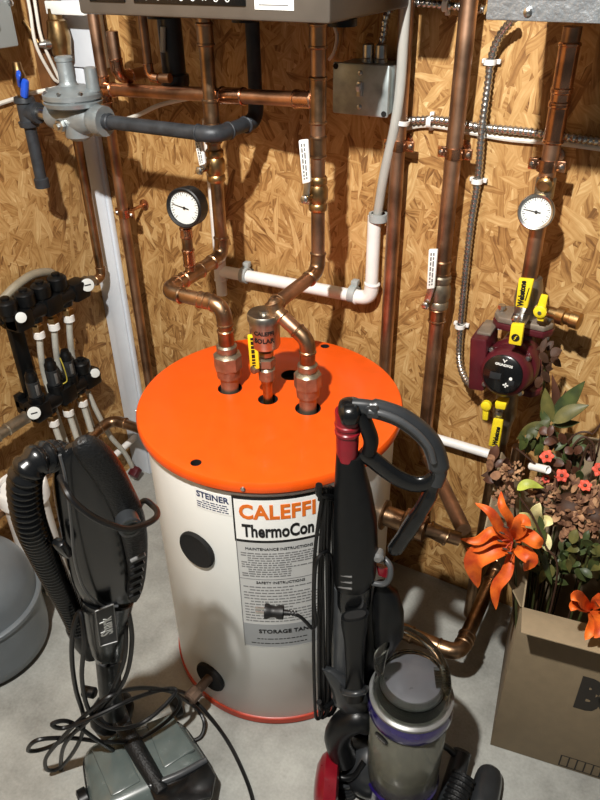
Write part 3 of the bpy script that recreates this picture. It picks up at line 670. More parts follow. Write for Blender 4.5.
def rows(k, z0, z1, n, a0, a1, off=.0012, hh=.0016, cut=(0, 0, .02, .06, .2)):
    for i in range(n):
        z = z0+(z1-z0)*(i+.5)/n; a = a0+(.05 if r_.random() < .3 else .0)
        end = a1-r_.choice(cut)
        while a < end:
            l = r_.uniform(.015, .05); e = min(end, a+l); curved(k, a, e, z-hh, z+hh, off, .0004, 1); a = e+.008
rows(k, ZM-.032, zsafe+.006, 11, THL+.03, THR-.03); k.build('fine_print', 'inkgrey', lb); k = MB(); rows(k, zsafe-.02, ZS+.006, 13, THL+.03, THR-.03); k.build('fine_print', 'inkgrey', lb)
k = MB(); rows(k, ZS-.042, ZB+.008, 2, THL+.06, THR-.12, .0015, .0012); k.build('model_line', 'ink', lb)
k = MB(); curved(k, THL+.004, THR-.004, zsafe-.0007, zsafe+.0007, .0012); curved(k, THL, THL+.007, ZB, ZM, .0011); curved(k, THR-.007, THR, ZB, ZM, .0011); k.build('rule_lines', 'inkgrey', lb)
# installer's sticker
sl, sz = hitcyl(196, 490); sr, sz2 = hitcyl(229, 500); sm = (sl+sr)/2; sb = hitcyl(210, 511)[1]
stk = curved(MB(), sl-.01, sr+.01, sb, sz+.008, .0007).build('sticker', 'labelw', tank)
unwrap_text('STEINER', .0215, 'inknavy', stk, cmap(sm, sz-.006, .0011), 'lettering', bold=.02, width=(sr-sl)*TR*.98)
k = MB(); rows(k, sz-.018, sb+.003, 4, sl, sr+.0, .0011, .0013, (0, .01, .02)); k.build('fine_print', 'inknavy', stk)
# black sealed ports and drain
def port(px, py, r, lb_=None):
    th, z = hitcyl(px, py); n = V((math.cos(th), math.sin(th), 0)); c = cyl(th, z, -.012)
    k = MB(); k.lathe(c, n, [(0, r*.9), (.013, r), (.0165, r), (.0205, r*.93), (.019, r*.85), (.0175, r*.5), (.018, .001)], 32); return k.build('port_plug', 'darkhole', tank), c, n
port(197.5, 549, .047)
pp, c, n = port(211, 676, .044)
t = thing('drain_nipple', 'short rusty drain nipple from low port of the white tank', 'pipe', c)
s_ = V((-n.y, n.x, 0)); MB().tube([c+n*.012, c+n*.075], .012, 12).build('nipple', 'rusty', t)
MB().lathe(c+n*.06, n, [(0, .013), (.003, .018), (.03, .018), (.034, .013)], 8).build('cap', 'rusty', t)

# vent valve in the middle of the lid
x, y = vt.x, vt.y
t = thing('air_vent', 'silver automatic air vent with yellow tag in middle of lid', 'air vent', (x, y, TZ))
zc = W(263, 312, y).z; h = zc-TZ
k = MB(); k.lathe((x, y, TZ-.02), (0, 0, 1), [(0, .011), (h*.30, .011), (h*.31, .0145), (h*.42, .0145), (h*.43, .012), (h*.47, .012)], 14); k.build('stem_pipe', 'brass', t)
k = MB(); k.lathe((x, y, TZ+h*.24), (0, 0, 1), [(0, .012), (.003, .0185), (.028, .0195), (.034, .014)], 10); k.lathe((x, y, TZ+h*.40), (0, 0, 1), [(0, .013), (.002, .0205), (.02, .0205), (.023, .015)], 6); k.build('valve_body', 'bronze', t)
k = MB(); k.lathe((x, y, TZ+h*.52), (0, 0, 1), [(0, .012), (.002, .017), (.012, .017), (.014, .012)], 8); k.build('hex_nut', 'nickel', t)
kk = MB(); kk.lathe((x, y, TZ+h*.6), (0, 0, 1), [(0, .014), (.008, .03), (.014, .0325), (h*.4-.016, .0325), (h*.4-.016, .036), (h*.4-.004, .0365), (h*.4, .034), (h*.4+.001, .012), (h*.4+.006, .011), (h*.4+.007, .001)], 30); vb = kk.build('float_chamber', 'nickel', t)
az = math.atan2(CAM.y-y, CAM.x-x)-.08
fm = lambda zz: (lambda u, v, w: V((x, y, zz+v))+V((math.cos(az+u/.0325), math.sin(az+u/.0325), 0))*(.0328+w))
unwrap_text('CALEFFI', .0125, 'ink', vb, fm(TZ+h*.835), 'lettering', bold=True, ext=.0003); unwrap_text('SOLAR', .0145, 'ink', vb, fm(TZ+h*.755), 'lettering', bold=True, ext=.0003)
P = [W(247, 335, y-.03), W(256.5, 335, y-.03), W(259, 369, y-.03), W(250, 370, y-.03)]
tg = MB().prism([p for p in P], (0, .005, 0), .002).build('tag', 'yellow', t)
print_rows(tg, P, 1, -.0006, 'ink', .3, .7)
c = (P[2]+P[3])/2; MB().tube([V((x, y, c.z+.012)), V((c.x+.004, y-.018, c.z+.01))], .007, 10).build('tap_stem', 'bronze', t)
MB().lathe(V((c.x, y-.02, c.z-.002)), (-.4, -.9, 0), [(0, .01), (.012, .01), (.014, .006)], 8).build('tap_nut', 'bronze', t)

# side connections of the tank
def hexset(t, c, ax, spec, m='copper_old'):
    for n_, h0, prof, seg in spec: MB().lathe(V(c)+V(ax)*h0, ax, prof, seg).build(n_, m, t)
zu = W(385, 515, -.387).z
t = thing('side_union', 'bronze union and nipple leaving upper right side of the tank', 'pipe union', (1.18, -.387, zu-.04))
hexset(t, (TC.x+TR-.006, -.387, zu), (1, 0, 0), [('flange_ring', 0, [(0, .034), (.01, .036), (.012, .026)], 24), ('nipple', 0, [(0, .024), (.06, .024), (.062, .019)], 18), ('union_nut', .055, [(0, .03), (.004, .036), (.03, .036), (.034, .026)], 8), ('union_tail', .088, [(0, .026), (.003, .03), (.02, .03), (.023, .02)], 18)])
pipe('tank_branch_pipe', 'short brown copper branch from tank union to slanted pipe', [(TC.x+TR+.1, -.387, zu), (1.345, -.36, zj+.008)], .0165, 'copper_old', 'copper_old', fit=False, sleeves=[((1.3, -.375, zu-.01), (1, .1, -.3), .03)])
zl = W(405, 632, -.39).z
c_ = V((1.39, -.39, zl)); cb_ = L(495, 585, 1.39)
pipe('lower_return_pipe', 'brown copper pipe elbowing along floor right of the tank', [(TC.x+TR-.004, -.39, zl), (1.392, -.39, zl), (1.392, -.07, zl), (1.392, -.07, .62)], .0185, 'copper_old', 'copper_old', rad=.035, sleeves=[((1.25, -.39, zl), (1, 0, 0), .03), ((1.392, -.34, zl), (0, 1, 0), .02)])
# low pipes left of the tank
q0 = L(135, 425, .3); 
pl = [W(60, 470, -.33), W(90, 440, -.33), W(118, 420, -.33), W(140, 421, -.33)]
pl = [G(20, 500, .33), G(78, 447, .33), G(110, 423, .33), V((.64, -.3, .345))]
A_ = L(-10, 520, .09); B_ = L(112, 419, .09)
pipe('low_copper_pipe', 'brown copper pipe low on left wall running to the tank', [A_, (.09, B_.y, A_.z*.0+B_.z), (.46, B_.y, B_.z-.0)], .0165, 'copper_old', 'copper_old', rad=.045)
A_ = L(40, 530, .07); B_ = L(137, 434, .07)
pipe('low_white_pipe', 'white plastic pipe low in the corner behind the tank', [L(96, 472, .05), L(150, 424, .05)], .0115, 'pvc', fit=False)
pipe('lower_white_pipe', 'white plastic pipe stub along wall right of the thick riser', [W(432, 437, -.03), W(489, 454, -.03)], .0125, 'pvc', fit=False)
zw = L(20, 482, .14)
t = thing('white_standpipe', 'fat white plastic standpipe behind the grey vessel', 'pipe', (zw.x, zw.y, 0))
MB().lathe((zw.x, zw.y, 0), (0, 0, 1), [(0, .062), (zw.z-.03, .062)], 30).build('pipe_run', 'pvc', t)
MB().lathe((zw.x, zw.y, zw.z-.06), (0, 0, 1), [(0, .064), (.002, .072), (.05, .072), (.056, .068), (.056, .06), (.03, .058)], 30).build('hub', 'pvc', t)
MB().lathe((zw.x, zw.y, zw.z-.02), (0, 0, 1), [(0, .057), (.006, .057), (.008, .04)], 24).build('plug', 'pvc', t)

# grey pressure vessel, front left
VC = V((.183, -.85, 0)); VR = .176
t = thing('pressure_vessel', 'round grey steel vessel with welded rim at left edge', 'pressure vessel', (VC.x, VC.y, 0))
k = MB(); k.lathe(VC, (0, 0, 1), [(.004, VR-.05), (.012, VR-.02), (.03, VR-.006), (.06, VR-.002), (.185, VR-.001)], 64); k.build('lower_shell', 'vessel', t, sharp=60)
k = MB(); k.lathe(VC, (0, 0, 1), [(.183, VR), (.186, VR+.006), (.198, VR+.007), (.202, VR+.001), (.202, VR-.01)], 64); k.build('rim', 'vessel', t)
k = MB(); k.lathe(VC, (0, 0, 1), [(.2, VR-.004), (.235, VR-.008)]+[(.235+.13*math.sin(a*.1), (VR-.008)*math.cos(a*.1)) for a in range(1, 16)]+[(.366, .001)], 64); k.build('upper_shell', 'vessel', t, sharp=60)
k = MB(); k.lathe(VC+V((0, 0, .36)), (0, 0, 1), [(0, .03), (.02, .028), (.022, .018), (.05, .018)], 16); k.build('air_stem', 'steel', t)
bf = L(45, 588, .24)
t = thing('vessel_fitting', 'bronze pipe fitting between grey vessel and white standpipe', 'fitting', bf-V((0, 0, .02)))
hexset(t, bf+V((-.045, .02, 0)), V((1, -.25, .0)).normalized(), [('nipple', -.02, [(0, .012), (.09, .012)], 14), ('hex_nut', .01, [(0, .014), (.003, .021), (.024, .021), (.027, .014)], 6), ('cap', .05, [(0, .013), (.002, .019), (.02, .019), (.023, .013)], 16)], 'bronze')

# ------------------------------------------------------------------ manifolds on the left wall
XM = .085
def manifold(pa, pb, label, caps, gauges, meters):
    a, b = L(*pa, XM), L(*pb, XM); z = (a.z+b.z)/2; ya, yb = a.y, b.y
    t = thing('heating_manifold', label, 'manifold', (XM, (ya+yb)/2, z-.03), 'heating manifolds')
    MB().tube([(XM, ya, z), (XM, yb, z)], .025, 16).build('bar', 'blackplastic', t)
    for yy in (ya+.03, (ya+yb)/2, yb-.03): 
        k = MB(); k.box((XM, yy, z), (.056, .06, .056), None, .008); k.build('segment', 'blackplastic', t)
    k = MB(); k.bbox((.001, ya+.02, z-.03), (.02, ya+.045, z+.03), .002); k.bbox((.001, ya+.02, z-.012), (XM-.015, ya+.045, z+.012), .002); k.build('bracket', 'blackplastic', t)
    for px, py in caps:
        c = L(px, py, XM); h = .052
        k = MB(); k.lathe((XM, c.y, z+.012), (0, 0, 1), [(0, .02), (.016, .02), (.018, .026), (.022, .0275), (.05, .0275), (.056, .022), (.058, .013)], 14); k.build('cap', 'blackplastic', t)
        k = MB(); k.lathe((XM, c.y, z+.012+.058), (0, 0, 1), [(0, .012), (.006, .012), (.008, .008)], 12); k.build('cap_button', 'blackplastic', t)
    for px, py, r, nm in gauges:
        c = L(px, py, XM+.032); n = V((.82, -.5, .28)).normalized()
        k = MB(); k.lathe(c-n*.03, n, [(0, r*.75), (.012, r*1.05), (.03, r*1.05), (.031, r*.9), (.029, r*.88)], 22); g = k.build('thermometer_case', 'blackplastic', t)
        MB().lathe(c-n*.0015, n, [(0, r), (.003, r), (.0035, r*.9)], 22).build('dial', 'dial', g)
        if nm:
            a_, u, w_ = frame(n); MB().prism([c+n*.0022-u*r*.1-w_*r*.5, c+n*.0022+u*r*.1-w_*r*.5, c+n*.0022+u*r*.1+w_*r*.5, c+n*.0022-u*r*.1+w_*r*.5], n*.0008).build('needle', 'ink', g)
    for px, py in meters:
        c = L(px, py, XM)
        k = MB(); k.lathe((XM, c.y, z+.015), (0, 0, 1), [(0, .022), (.01, .024), (.03, .024), (.032, .016)], 14); k.build('meter_base', 'blackplastic', t)
        k = MB(); k.lathe((XM, c.y, z+.046), (0, 0, 1), [(0, .017), (.002, .0195), (.05, .0195), (.052, .015)], 14); g = k.build('meter_glass', 'dgrey', t)
        k = MB(); k.lathe((XM, c.y, z+.096), (0, 0, 1), [(0, .015), (.002, .018), (.018, .018), (.024, .014), (.034, .012)], 14); k.build('meter_cap', 'blackplastic', t)
        k = MB(); k.box((XM+.0185, c.y-.004, z+.072), (.004, .009, .034), None, .001); k.build('scale_strip', 'silver', g)
    return t, z, ya, yb
t, z1, ya1, yb1 = manifold((10, 322), (84, 287), 'upper black manifold with three round caps on left wall', [(10, 319), (28, 311), (44, 303), (60, 295)], [(21, 317.5, .0145, 0), (87.5, 285, .019, 1)], [])
t, z0, ya0, yb0 = manifold((30, 414), (95, 373), 'lower black manifold with clear flow meters on left wall', [(84, 377)], [(95, 373, .0145, 0), (34, 413, .0185, 1)], [(33, 385), (52, 373), (67, 362)])
rl = MB()
for yy in (ya1+.055, yb1-.05): pass
rl.bbox((.002, ya1+.04, z0-.03), (.022, ya1+.085, z1+.02), .003); solo(rl, 'manifold_rail', 'blackplastic', 'upright black mounting rail between both manifolds on left wall', 'bracket')
k = MB(); ring = [V((.04, (ya1+.045)+.075*math.cos(a), z1-.01+.085*math.sin(a))) for a in [i*2*math.pi/40 for i in range(40)]]
def drop(px, py, zz, label, tubes_to, grp, name='pex_tube'):
    c = L(px, py, XM); y = c.y
    t = thing(name, label, 'tube', (XM, y, tubes_to[-1].z), grp)
    MB().lathe((XM, y, zz-.062), (0, 0, 1), [(0, .015), (.004, .0175), (.02, .0175), (.024, .013), (.045, .012)], 6).build('brass_nut', 'brass', t)
    MB().lathe((XM, y, zz-.083), (0, 0, 1), [(0, .012), (.002, .0165), (.022, .0165), (.025, .012)], 14).build('white_collar', 'pvc', t)
    MB().tube(spline([V((XM, y, zz-.075))]+tubes_to, 8), .0095, 12).build('tube_run', 'pex', t)
    MB().lathe((XM, y, zz-.03), (0, 0, 1), [(0, .019), (.016, .021), (.03, .018)], 12).build('socket', 'blackplastic', t)
    return t
for i, (px, nm) in enumerate(((38, 'left'), (53, 'middle'), (68, 'right'))):
    y = L(px, 330-8*i, XM).y
    drop(px, 330-8*i, z1, f'{nm} of three grey tubes hanging from the upper manifold', [V((XM-.02, y+.005, z1-.15)), V((XM-.045, y+.02, z0+.05)), V((XM-.05, y+.03, z0-.08)), V((XM-.05, y+.05, z0-.3))], 'tubes of the upper manifold')
for i, (px, nm) in enumerate(((53, 'left'), (68, 'middle'), (82, 'right'))):
    y = L(px, 420-10*i, XM).y
    drop(px, 420-10*i, z0, f'{nm} of three grey tubes hanging from the lower manifold', [V((XM, y+.006, z0-.14)), V((XM+.0, y+.02, z0-.3)), V((XM+.01, y+.03, z0-.48))], 'tubes of the lower manifold')
pipe('manifold_feed_pipe', 'grey brown pipe feeding lower manifold from left edge', [(XM, ya0-.25, z0-.0), (XM, ya0-.035, z0)], .016, 'bronze', 'bronze', fit=False, sleeves=[((XM, ya0-.05, z0), (0, 1, 0), .06), ((XM, ya0-.14, z0), (0, 1, 0), .03)])
t = thing('manifold_union', 'bronze union joining upper manifold to the corner pipe', 'pipe union', (XM, yb1+.02, z1-.02))
MB().lathe((XM-.003, yb1-.005, z1+.0), (0, 1, 0), [(0, .018), (.004, .023), (.026, .024), (.03, .018), (.05, .016)], 8).build('union_nut', 'bronze', t)
rc_ = spline([L(-6, 308, .03), L(4, 298, .03), L(16, 286, .035), L(32, 275, .035), L(48, 272, .03), L(56, 276, .025)], 6)
solo(MB().tube(rc_, .012, 12), 'tube_loop', 'pexdull', 'beige tube looping on wall behind the upper manifold', 'tube')
t = solo(MB().tube(spline([L(60, 358, .14), L(64, 368, .145), L(67, 380, .14), L(63, 384, .135)], 6), .0018, 6), 'cable_tie', 'tie', 'thin yellow tie hanging on a flow meter', 'cable tie')
tp = [L(88, 392, .07), L(97, 412, .07), L(110, 436, .07), L(124, 452, .07), L(134, 470, .06)]
solo(MB().tube(spline(tp, 8), .0085, 12), 'slanted_tube', 'pex', 'grey tube slanting behind the low copper pipe to red clip', 'tube')
c = L(135, 472, .075)
t = solo(MB().box(c, (.035, .04, .03), Matrix.Rotation(.5, 3, 'X'), .006), 'tube_clip', 'maroon', 'dark red clip on tube in corner left of the tank', 'clip')
solo(MB().tube([L(132, 476, .055), L(141, 500, .05)], .007, 10), 'corner_tube', 'pex', 'short grey tube dropping from the dark red clip', 'tube')

# ------------------------------------------------------------------ switch box and armoured cables
a = W(334, 64, -.1); b = W(391, 119, -.1)
sa, sb_ = W(341, 62, -.09), W(386, 118, -.09)
t = thing('switch_box', 'grey galvanised switch box on wall right of the boiler', 'switch box', ((sa.x+sb_.x)/2, 0, sb_.z))
x0, x1, zz0, zz1 = sa.x-.018, sb_.x+.004, sb_.z, sa.z-.0
MB().bbox((x0+.004, -.086, zz0+.003), (x1-.002, -.002, zz1-.003), .006).build('box', 'galv', t)
cov = MB().bbox((x0, -.094, zz0), (x1, -.084, zz1), .0045).build('cover_plate', 'galv', t)
cx = (x0+x1)/2; cz = (zz0+zz1)/2
MB().box((cx, -.094, cz+.002), (.014, .006, .03), None, .002).build('toggle_frame', 'steel', cov)
k = MB(); k.box((cx, -.1, cz+.006), (.008, .014, .012), Matrix.Rotation(.4, 3, 'X'), .002); k.build('toggle', 'pvc', cov)
for dz in (.033, -.033): MB().lathe((cx, -.093, cz+dz), (0, -1, 0), [(0, .005), (.003, .005), (.004, .003)], 10).build('screw', 'steel', cov)
for sx, sz in ((x0+.008, zz1-.008), (x1-.008, zz0+.008)): MB().lathe((sx, -.0935, sz), (0, -1, 0), [(0, .006), (.001, .006)], 12).build('corner_hole', 'darkhole', cov)
def connector(x, y, z, t, m='steel'):
    k = MB(); k.lathe((x, y, z-.004), (0, 0, 1), [(0, .014), (.008, .014), (.01, .012), (.034, .012), (.036, .009)], 14); k.build('connector', m, t)
xk = [W(368, 58, -.045).x, W(381, 58, -.045).x]
for q in xk: connector(q, -.045, zz1, t)
def bx(name, label, pts, r=.0078, pitch=.0105, m='bx'):
    path = resample(spline(pts, 14), pitch/3); rr = [r*(1.12, 1.0, .8)[i % 3] for i in range(len(path))]
    return solo(MB().tube(path, rr, 10), name, m, label, 'cable', 'armoured cables', sharp=80)
bx('armoured_cable', 'silver armoured cable arching from switch box to silver cabinet', [(xk[1], -.045, zz1+.03), W(384, 33, -.04), W(386, 18, -.04), W(393, 7, -.035), W(410, 3, -.025), W(440, 5, -.02), W(470, 8, -.02), W(486, 10, -.02)])
bx('armoured_cable', 'silver armoured cable from behind thin riser across wall to right edge', [W(404, 121, -.02), W(420, 120, -.018), W(440, 120, -.018), W(480, 127, -.018), W(520, 131, -.018), W(560, 136, -.018), W(606, 142, -.018)], .0085)
bx('armoured_cable', 'silver armoured cable hanging from silver cabinet down to red circulator', [W(514, 18, -.05), W(500, 36, -.03), W(492, 56, -.02), W(488, 85, -.018), W(482, 130, -.026), W(478, 180, -.018), W(471, 225, -.018), W(464, 290, -.018), W(459.5, 345, -.02), W(460, 365, -.04), W(466, 380, -.07), W(473, 386, -.09)], .0082)
k = MB(); k.tube(spline([W(404, 128, -.008), W(425, 125, -.008), W(445, 127, -.008), W(470, 132, -.008), W(510, 139, -.008), W(560, 143, -.008), W(606, 149, -.008)], 8), .006, 8)
solo(k, 'flat_cable', 'romex', 'white flat cable below the horizontal armoured cable', 'cable')
def strap(px, py, lb, ax=(0, 0, 1), y=-.018, r=.0085):
    c = W(px, py, y); t = thing('cable_strap', lb, 'cable strap', (c.x, 0, c.z-.01), 'white cable straps')
    a = V(ax); MB().lathe(c-a*.005, a, [(0, r*1.12), (0, r*1.45), (.01, r*1.45), (.01, r*1.12)], 16, cap=False).build('loop', 'pvc', t)
    s = V((1, 0, 0)) if abs(a.z) > .5 else V((0, 0, 1))
    for sg in (-1, 1): MB().box((c.x+s.x*sg*.0135, -.006, c.z+s.z*sg*.0135), (.011 if s.x else .009, .011, .009 if s.x else .011), None, .002).build('ear', 'pvc', t)
    return t
strap(430, 122, 'white strap on horizontal cable left of the thick riser', (1, 0, 0)); strap(446, 5, 'white strap on cable at top between two risers', (1, 0, 0), -.02)
strap(490, 62, 'white strap at upper bend of hanging armoured cable'); strap(477, 181, 'white strap on hanging cable beside the wide clamp'); strap(460, 326, 'white strap on hanging cable beside the circulator')
c = W(399, 123, -.045)
solo(MB().lathe((iI.x, YI, c.z), (.2, 0, 1), [(0, rI*1.12), (0, rI*1.32), (.009, rI*1.32), (.009, rI*1.12)], 20, cap=False), 'zip_tie', 'pvc', 'white zip tie around riser and clear tube', 'cable tie')
solo(MB().tube(spline([W(332, 20, -.02), W(337, 36, -.015), W(334, 52, -.015), W(329, 60, -.015)], 6), .004, 8), 'thin_cable', 'romex', 'thin pale cable curving down the wall left of switch box', 'cable')

# ------------------------------------------------------------------ circulator
yc_ = -.085; pm = W(503, 374, -.185); px_, pz_ = pm.x, pm.z
VX = W(520, 345, yc_).x
t = thing('circulator_pump', 'dark red circulator pump with black round face on the back wall', 'pump', (px_, -.1, pz_-.09))
tilt = V((-.05, -1, .22)).normalized()
MB().lathe(pm-tilt*.105, tilt, [(0, .045), (.01, .062), (.03, .064), (.034, .058), (.06, .056), (.09, .055), (.1, .05), (.106, .043)], 36).build('motor_housing', 'maroon', t)
k = MB(); k.lathe((VX, yc_, pz_-.065), (0, 0, 1), [(0, .02), (.015, .026), (.045, .045), (.085, .045), (.12, .028), (.135, .022)], 24); k.lathe(V((VX-.0, yc_, pz_)), V((px_-VX, -.6, 0)), [(0, .05), (.05, .06), (.06, .055)], 24); k.build('volute', 'maroon', t)
f = MB().lathe(pm+tilt*.0005, tilt, [(-.004, .0435), (.0035, .0435), (.006, .04), (.0065, .001)], 36).build('face_plate', 'blackgloss', t)
xx = V((1, 0, 0)); xx = (xx-tilt*xx.dot(tilt)).normalized(); yy = -tilt.cross(xx)*-1; yy = tilt.cross(xx)
if yy.z < 0: yy = -yy
fo = pm+tilt*.0075
unwrap_text('GRUNDFOS', .0072, 'inkwhite', f, flatmap(fo+yy*.022, xx, yy), 'lettering', bold=.03, stretch=1.0)
k = MB()
for sx in (-1, 1): k.tube([fo+yy*.035+xx*sx*.0045, fo+yy*.0305+xx*sx*.0005], .0011, 5)
k.tube([fo+yy*.031, fo+yy*.028], .0011, 5); k.build('emblem', 'inkwhite', f)
k = MB(); k.lathe(fo+xx*.02-yy*.004, tilt, [(0, .0035), (.001, .0035)], 10); k.box(fo+xx*.012-yy*.021, (.012, .002, .0025)); k.box(fo+xx*.012-yy*.021, (.003, .002, .011)); k.build('indicator_marks', 'inkwhite', f)
k = MB(); k.box(fo-xx*.014-yy*.006, (.024, .002, .016), None, .0005); k.box(fo+xx*.022-yy*.013, (.014, .002, .012), None, .0005); k.build('display_window', 'dgrey', f)
for i in range(4):
    a = math.pi/4+i*math.pi/2; MB().lathe(pm-tilt*.03+xx*.057*math.cos(a)+yy*.057*math.sin(a), tilt, [(0, .006), (.012, .006), (.014, .004)], 8).build('bolt', 'steel', t)
tb_ = MB(); c = W(480, 361, -.15); tb_.box((c.x, -.125, c.z), (.038, .095, .132), Matrix.Rotation(-.08, 3, 'Y'), .007); tb_ = tb_.build('terminal_box', 'maroon', t)
MB().box((c.x, -.118, c.z+.069), (.032, .07, .008), Matrix.Rotation(-.08, 3, 'Y'), .003).build('box_cap', 'cork', tb_)
def flange(z, m, nm): 
    k = MB(); k.prism([V((VX+a, yc_+b, z)) for a, b in ((-.066, -.012), (-.05, -.034), (.05, -.034), (.066, -.012), (.066, .012), (.05, .034), (-.05, .034), (-.066, .012))], (0, 0, .016), .003); return k.build(nm, m, t)
zf = pz_+.068
flange(zf, 'maroon', 'pump_flange'); flange(-.084+pz_, 'maroon', 'pump_flange')
for sx in (-1, 1):
    MB().lathe((VX+sx*.052, yc_-.004, zf-.012), (0, 0, 1), [(0, .009), (.01, .009), (.01, .005), (.05, .005), (.05, .009), (.058, .009)], 6).build('flange_bolt', 'steel', t)
# isolation flange valve above
t = thing('isolation_valve', 'bronze flange valve with yellow grip above red circulator', 'valve', (VX, yc_, zf+.016))
k = MB(); k.prism([V((VX+a, yc_+b, zf+.0165)) for a, b in ((-.064, -.012), (-.05, -.034), (.05, -.034), (.064, -.012), (.064, .012), (.05, .034), (-.05, .034), (-.064, .012))], (0, 0, .014), .003); k.build('flange', 'cork', t)
zz = W(522, 300, yc_).z
MB().lathe((VX, yc_, zf+.03), (0, 0, 1), [(0, .024), (.02, .026), (.04, .03), (.07, .027), (.09, .022)], 18).build('valve_body', 'bronze', t)
g, P = lever(t, (VX-.005, yc_-.02, W(517, 318, yc_).z), W(516.5, 318, -.135), [(519, 277.5), (534.5, 279), (527.5, 308.5), (515.5, 306)], -.15, 'yellow')
d1 = (P[0]-P[3]).normalized(); c_ = (P[0]+P[1]+P[2]+P[3])/4+V((0, -.0045, 0)); d2 = V((0, -1, 0)).cross(d1); 
d2 = d1.cross(V((0, -1, 0))) 
unwrap_text('Webstone', .0165, 'ink', g, flatmap(c_-d2*.003, d1, -d2), 'lettering', bold=.05, stretch=.8, ext=.0003)
k = MB(); k.box(c_+d2*.0075, (.002, .0008, .03), Matrix.Rotation(.12, 3, 'Y')); k.build('fine_print', 'ink', g)
P = [W(a, b, -.2) for a, b in ((511, 324), (524, 325), (521, 346.5), (508, 344))]
t = thing('valve_tag', 'yellow folded tag with black round mark on top of red circulator', 'tag', (P[2]+P[3])/2)
tg = MB().prism(P, (0, .012, 0), .003).build('tag_plate', 'yellow', t)
MB().bbox((P[0].x+.002, -.192, P[0].z-.015), (P[1].x-.004, -.13, P[0].z-.004), .002).build('tag_arm', 'steel', t)
c = (P[0]+P[1]+P[2]+P[3])/4+V((0, -.0005, -.006)); k = MB(); k.lathe(c, (0, -1, 0), [(0, .0085), (.0008, .0085)], 20); mk = k.build('round_mark', 'ink', tg)
MB().tube([c+V((-.002, -.0012, -.005)), c+V((.001, -.0012, 0)), c+V((-.001, -.0012, 0)), c+V((.003, -.0012, .005))], .0009, 5).build('mark_stroke', 'yellow', mk)
# drain valve, right of it
c = W(553, 312, -.1)
t = thing('drain_valve', 'brass drain valve with small yellow wing handle right of the flange', 'valve', c)
MB().lathe((VX+.02, -.095, c.z), (c.x+.02-VX, -.02, 0), [(0, .012), (.05, .013), (.052, .019), (.068, .02), (.07, .015), (.08, .015), (.082, .018), (.1, .018), (.102, .012)], 14).build('valve_body', 'brass', t)
q = W(540.5, 311, -.14); MB().tube([V((q.x, -.1, q.z)), q], .006, 8).build('stem', 'brass', t)
k = MB(); k.lathe(q, (0, -1, 0), [(-.003, .013), (.006, .0135), (.008, .01)], 18); k.prism([W(536, 309, -.14), W(541, 294.5, -.14), W(548, 296, -.14), W(545, 311, -.14)], (0, .007, 0), .002); k.prism([W(536, 312, -.14), W(544, 313, -.14), W(543.5, 322, -.14), W(537, 321, -.14)], (0, .007, 0), .002); h = k.build('wing_handle', 'yellow', t)
MB().lathe(q+V((0, -.008, 0)), (0, -1, 0), [(0, .004), (.003, .004)], 8).build('screw', 'steel', h)
# lower isolation valve
zlow = pz_-.084
t = thing('isolation_valve', 'bronze valve with yellow grips below red circulator', 'valve', (VX, yc_, zlow-.14))
MB().lathe((VX-.008, yc_, zlow-.16), (0, 0, 1), [(0, .02), (.05, .022), (.08, .028), (.12, .026), (.158, .022)], 18).build('valve_body', 'bronze', t)
g, P = lever(t, (VX-.01, yc_-.01, W(499, 411, yc_).z), W(499, 413, -.13), [(493.5, 418), (503.5, 420), (499.5, 447), (488.5, 445)], -.145, 'yellow')
d1 = (P[0]-P[3]).normalized(); d2 = d1.cross(V((0, -1, 0))); c_ = (P[0]+P[1]+P[2]+P[3])/4+V((0, -.0045, 0))
unwrap_text('Webstone', .0155, 'ink', g, flatmap(c_+d2*.003-d1*.006, d1, -d2), 'lettering', bold=.05, stretch=.8, ext=.0003)
k = quad_slab(MB(), [(494.5, 402.5), (506.5, 403.5), (505, 410.5), (495, 409)], -.165, .03, .003); k.build('upper_grip', 'yellow', t)
P = [W(a, b, -.14) for a, b in ((482.5, 403), (489.5, 403.5), (487.5, 421), (482, 420))]
k = MB(); k.prism(P, (0, .008, 0), .0025); k.lathe(W(486, 406, -.142), (0, -1, 0), [(-.008, .012), (.002, .012), (.004, .009)], 16); wh = k.build('wing_handle', 'yellow', t)
MB().tube([V((VX-.02, yc_, W(486, 408, -.14).z)), W(486, 408, -.14)], .007, 8).build('stem', 'brass', t)
pipe('pump_drop_pipe', 'brown copper pipe dropping from lower valve behind the cardboard box', [(VX-.008, yc_, zlow-.155), (VX-.008, yc_, .0)], .0185, 'copper_old', fit=False)

# ------------------------------------------------------------------ black upright vacuum (left)
P0 = G(82, 441, 1.125); S = onplane(P0, (.772, -.635, -.29))
NS = V((.772, -.635, -.29)).normalized()
vac = thing('upright_vacuum', 'black upright vacuum with ribbed hose and grey floor head, front left', 'vacuum cleaner', G(140, 760, 0))
def blob(k, rows, thick, off=0., seg=22, p=2.4, tw=None):
    """rows of (left px, right px) pairs: a rounded body of elliptical sections between two outlines"""
    R = []
    for i, (l, r) in enumerate(rows):
        a, b = S_(l[0], l[1], off), S_(r[0], r[1], off); c = (a+b)/2; h = (b-a)/2; hl = h.length; d = (tw if tw else N_)
        th = thick[i] if isinstance(thick, (list, tuple)) else thick*hl
        R.append([c+h*(abs(math.cos(q))**(2/p)*(1 if math.cos(q) >= 0 else -1))+d*th*(abs(math.sin(q))**(2/p)*(1 if math.sin(q) >= 0 else -1)) for q in [j*2*math.pi/seg for j in range(seg)]])
    return k.loft(R)
S_, N_ = S, NS
k = MB(); blob(k, [((66, 448), (74, 441)), ((56, 458), (84, 444)), ((51, 474), (98, 452)), ((53, 496), (114, 470)), ((58, 520), (126, 494)), ((63, 545), (136, 522)), ((68, 570), (142, 552)), ((74, 588), (143, 578)), ((84, 601), (136, 598)), ((102, 608), (120, 607))], .5, -.01); hb = k.build('handle_body', 'blackgloss', vac, sharp=60, sub=1)
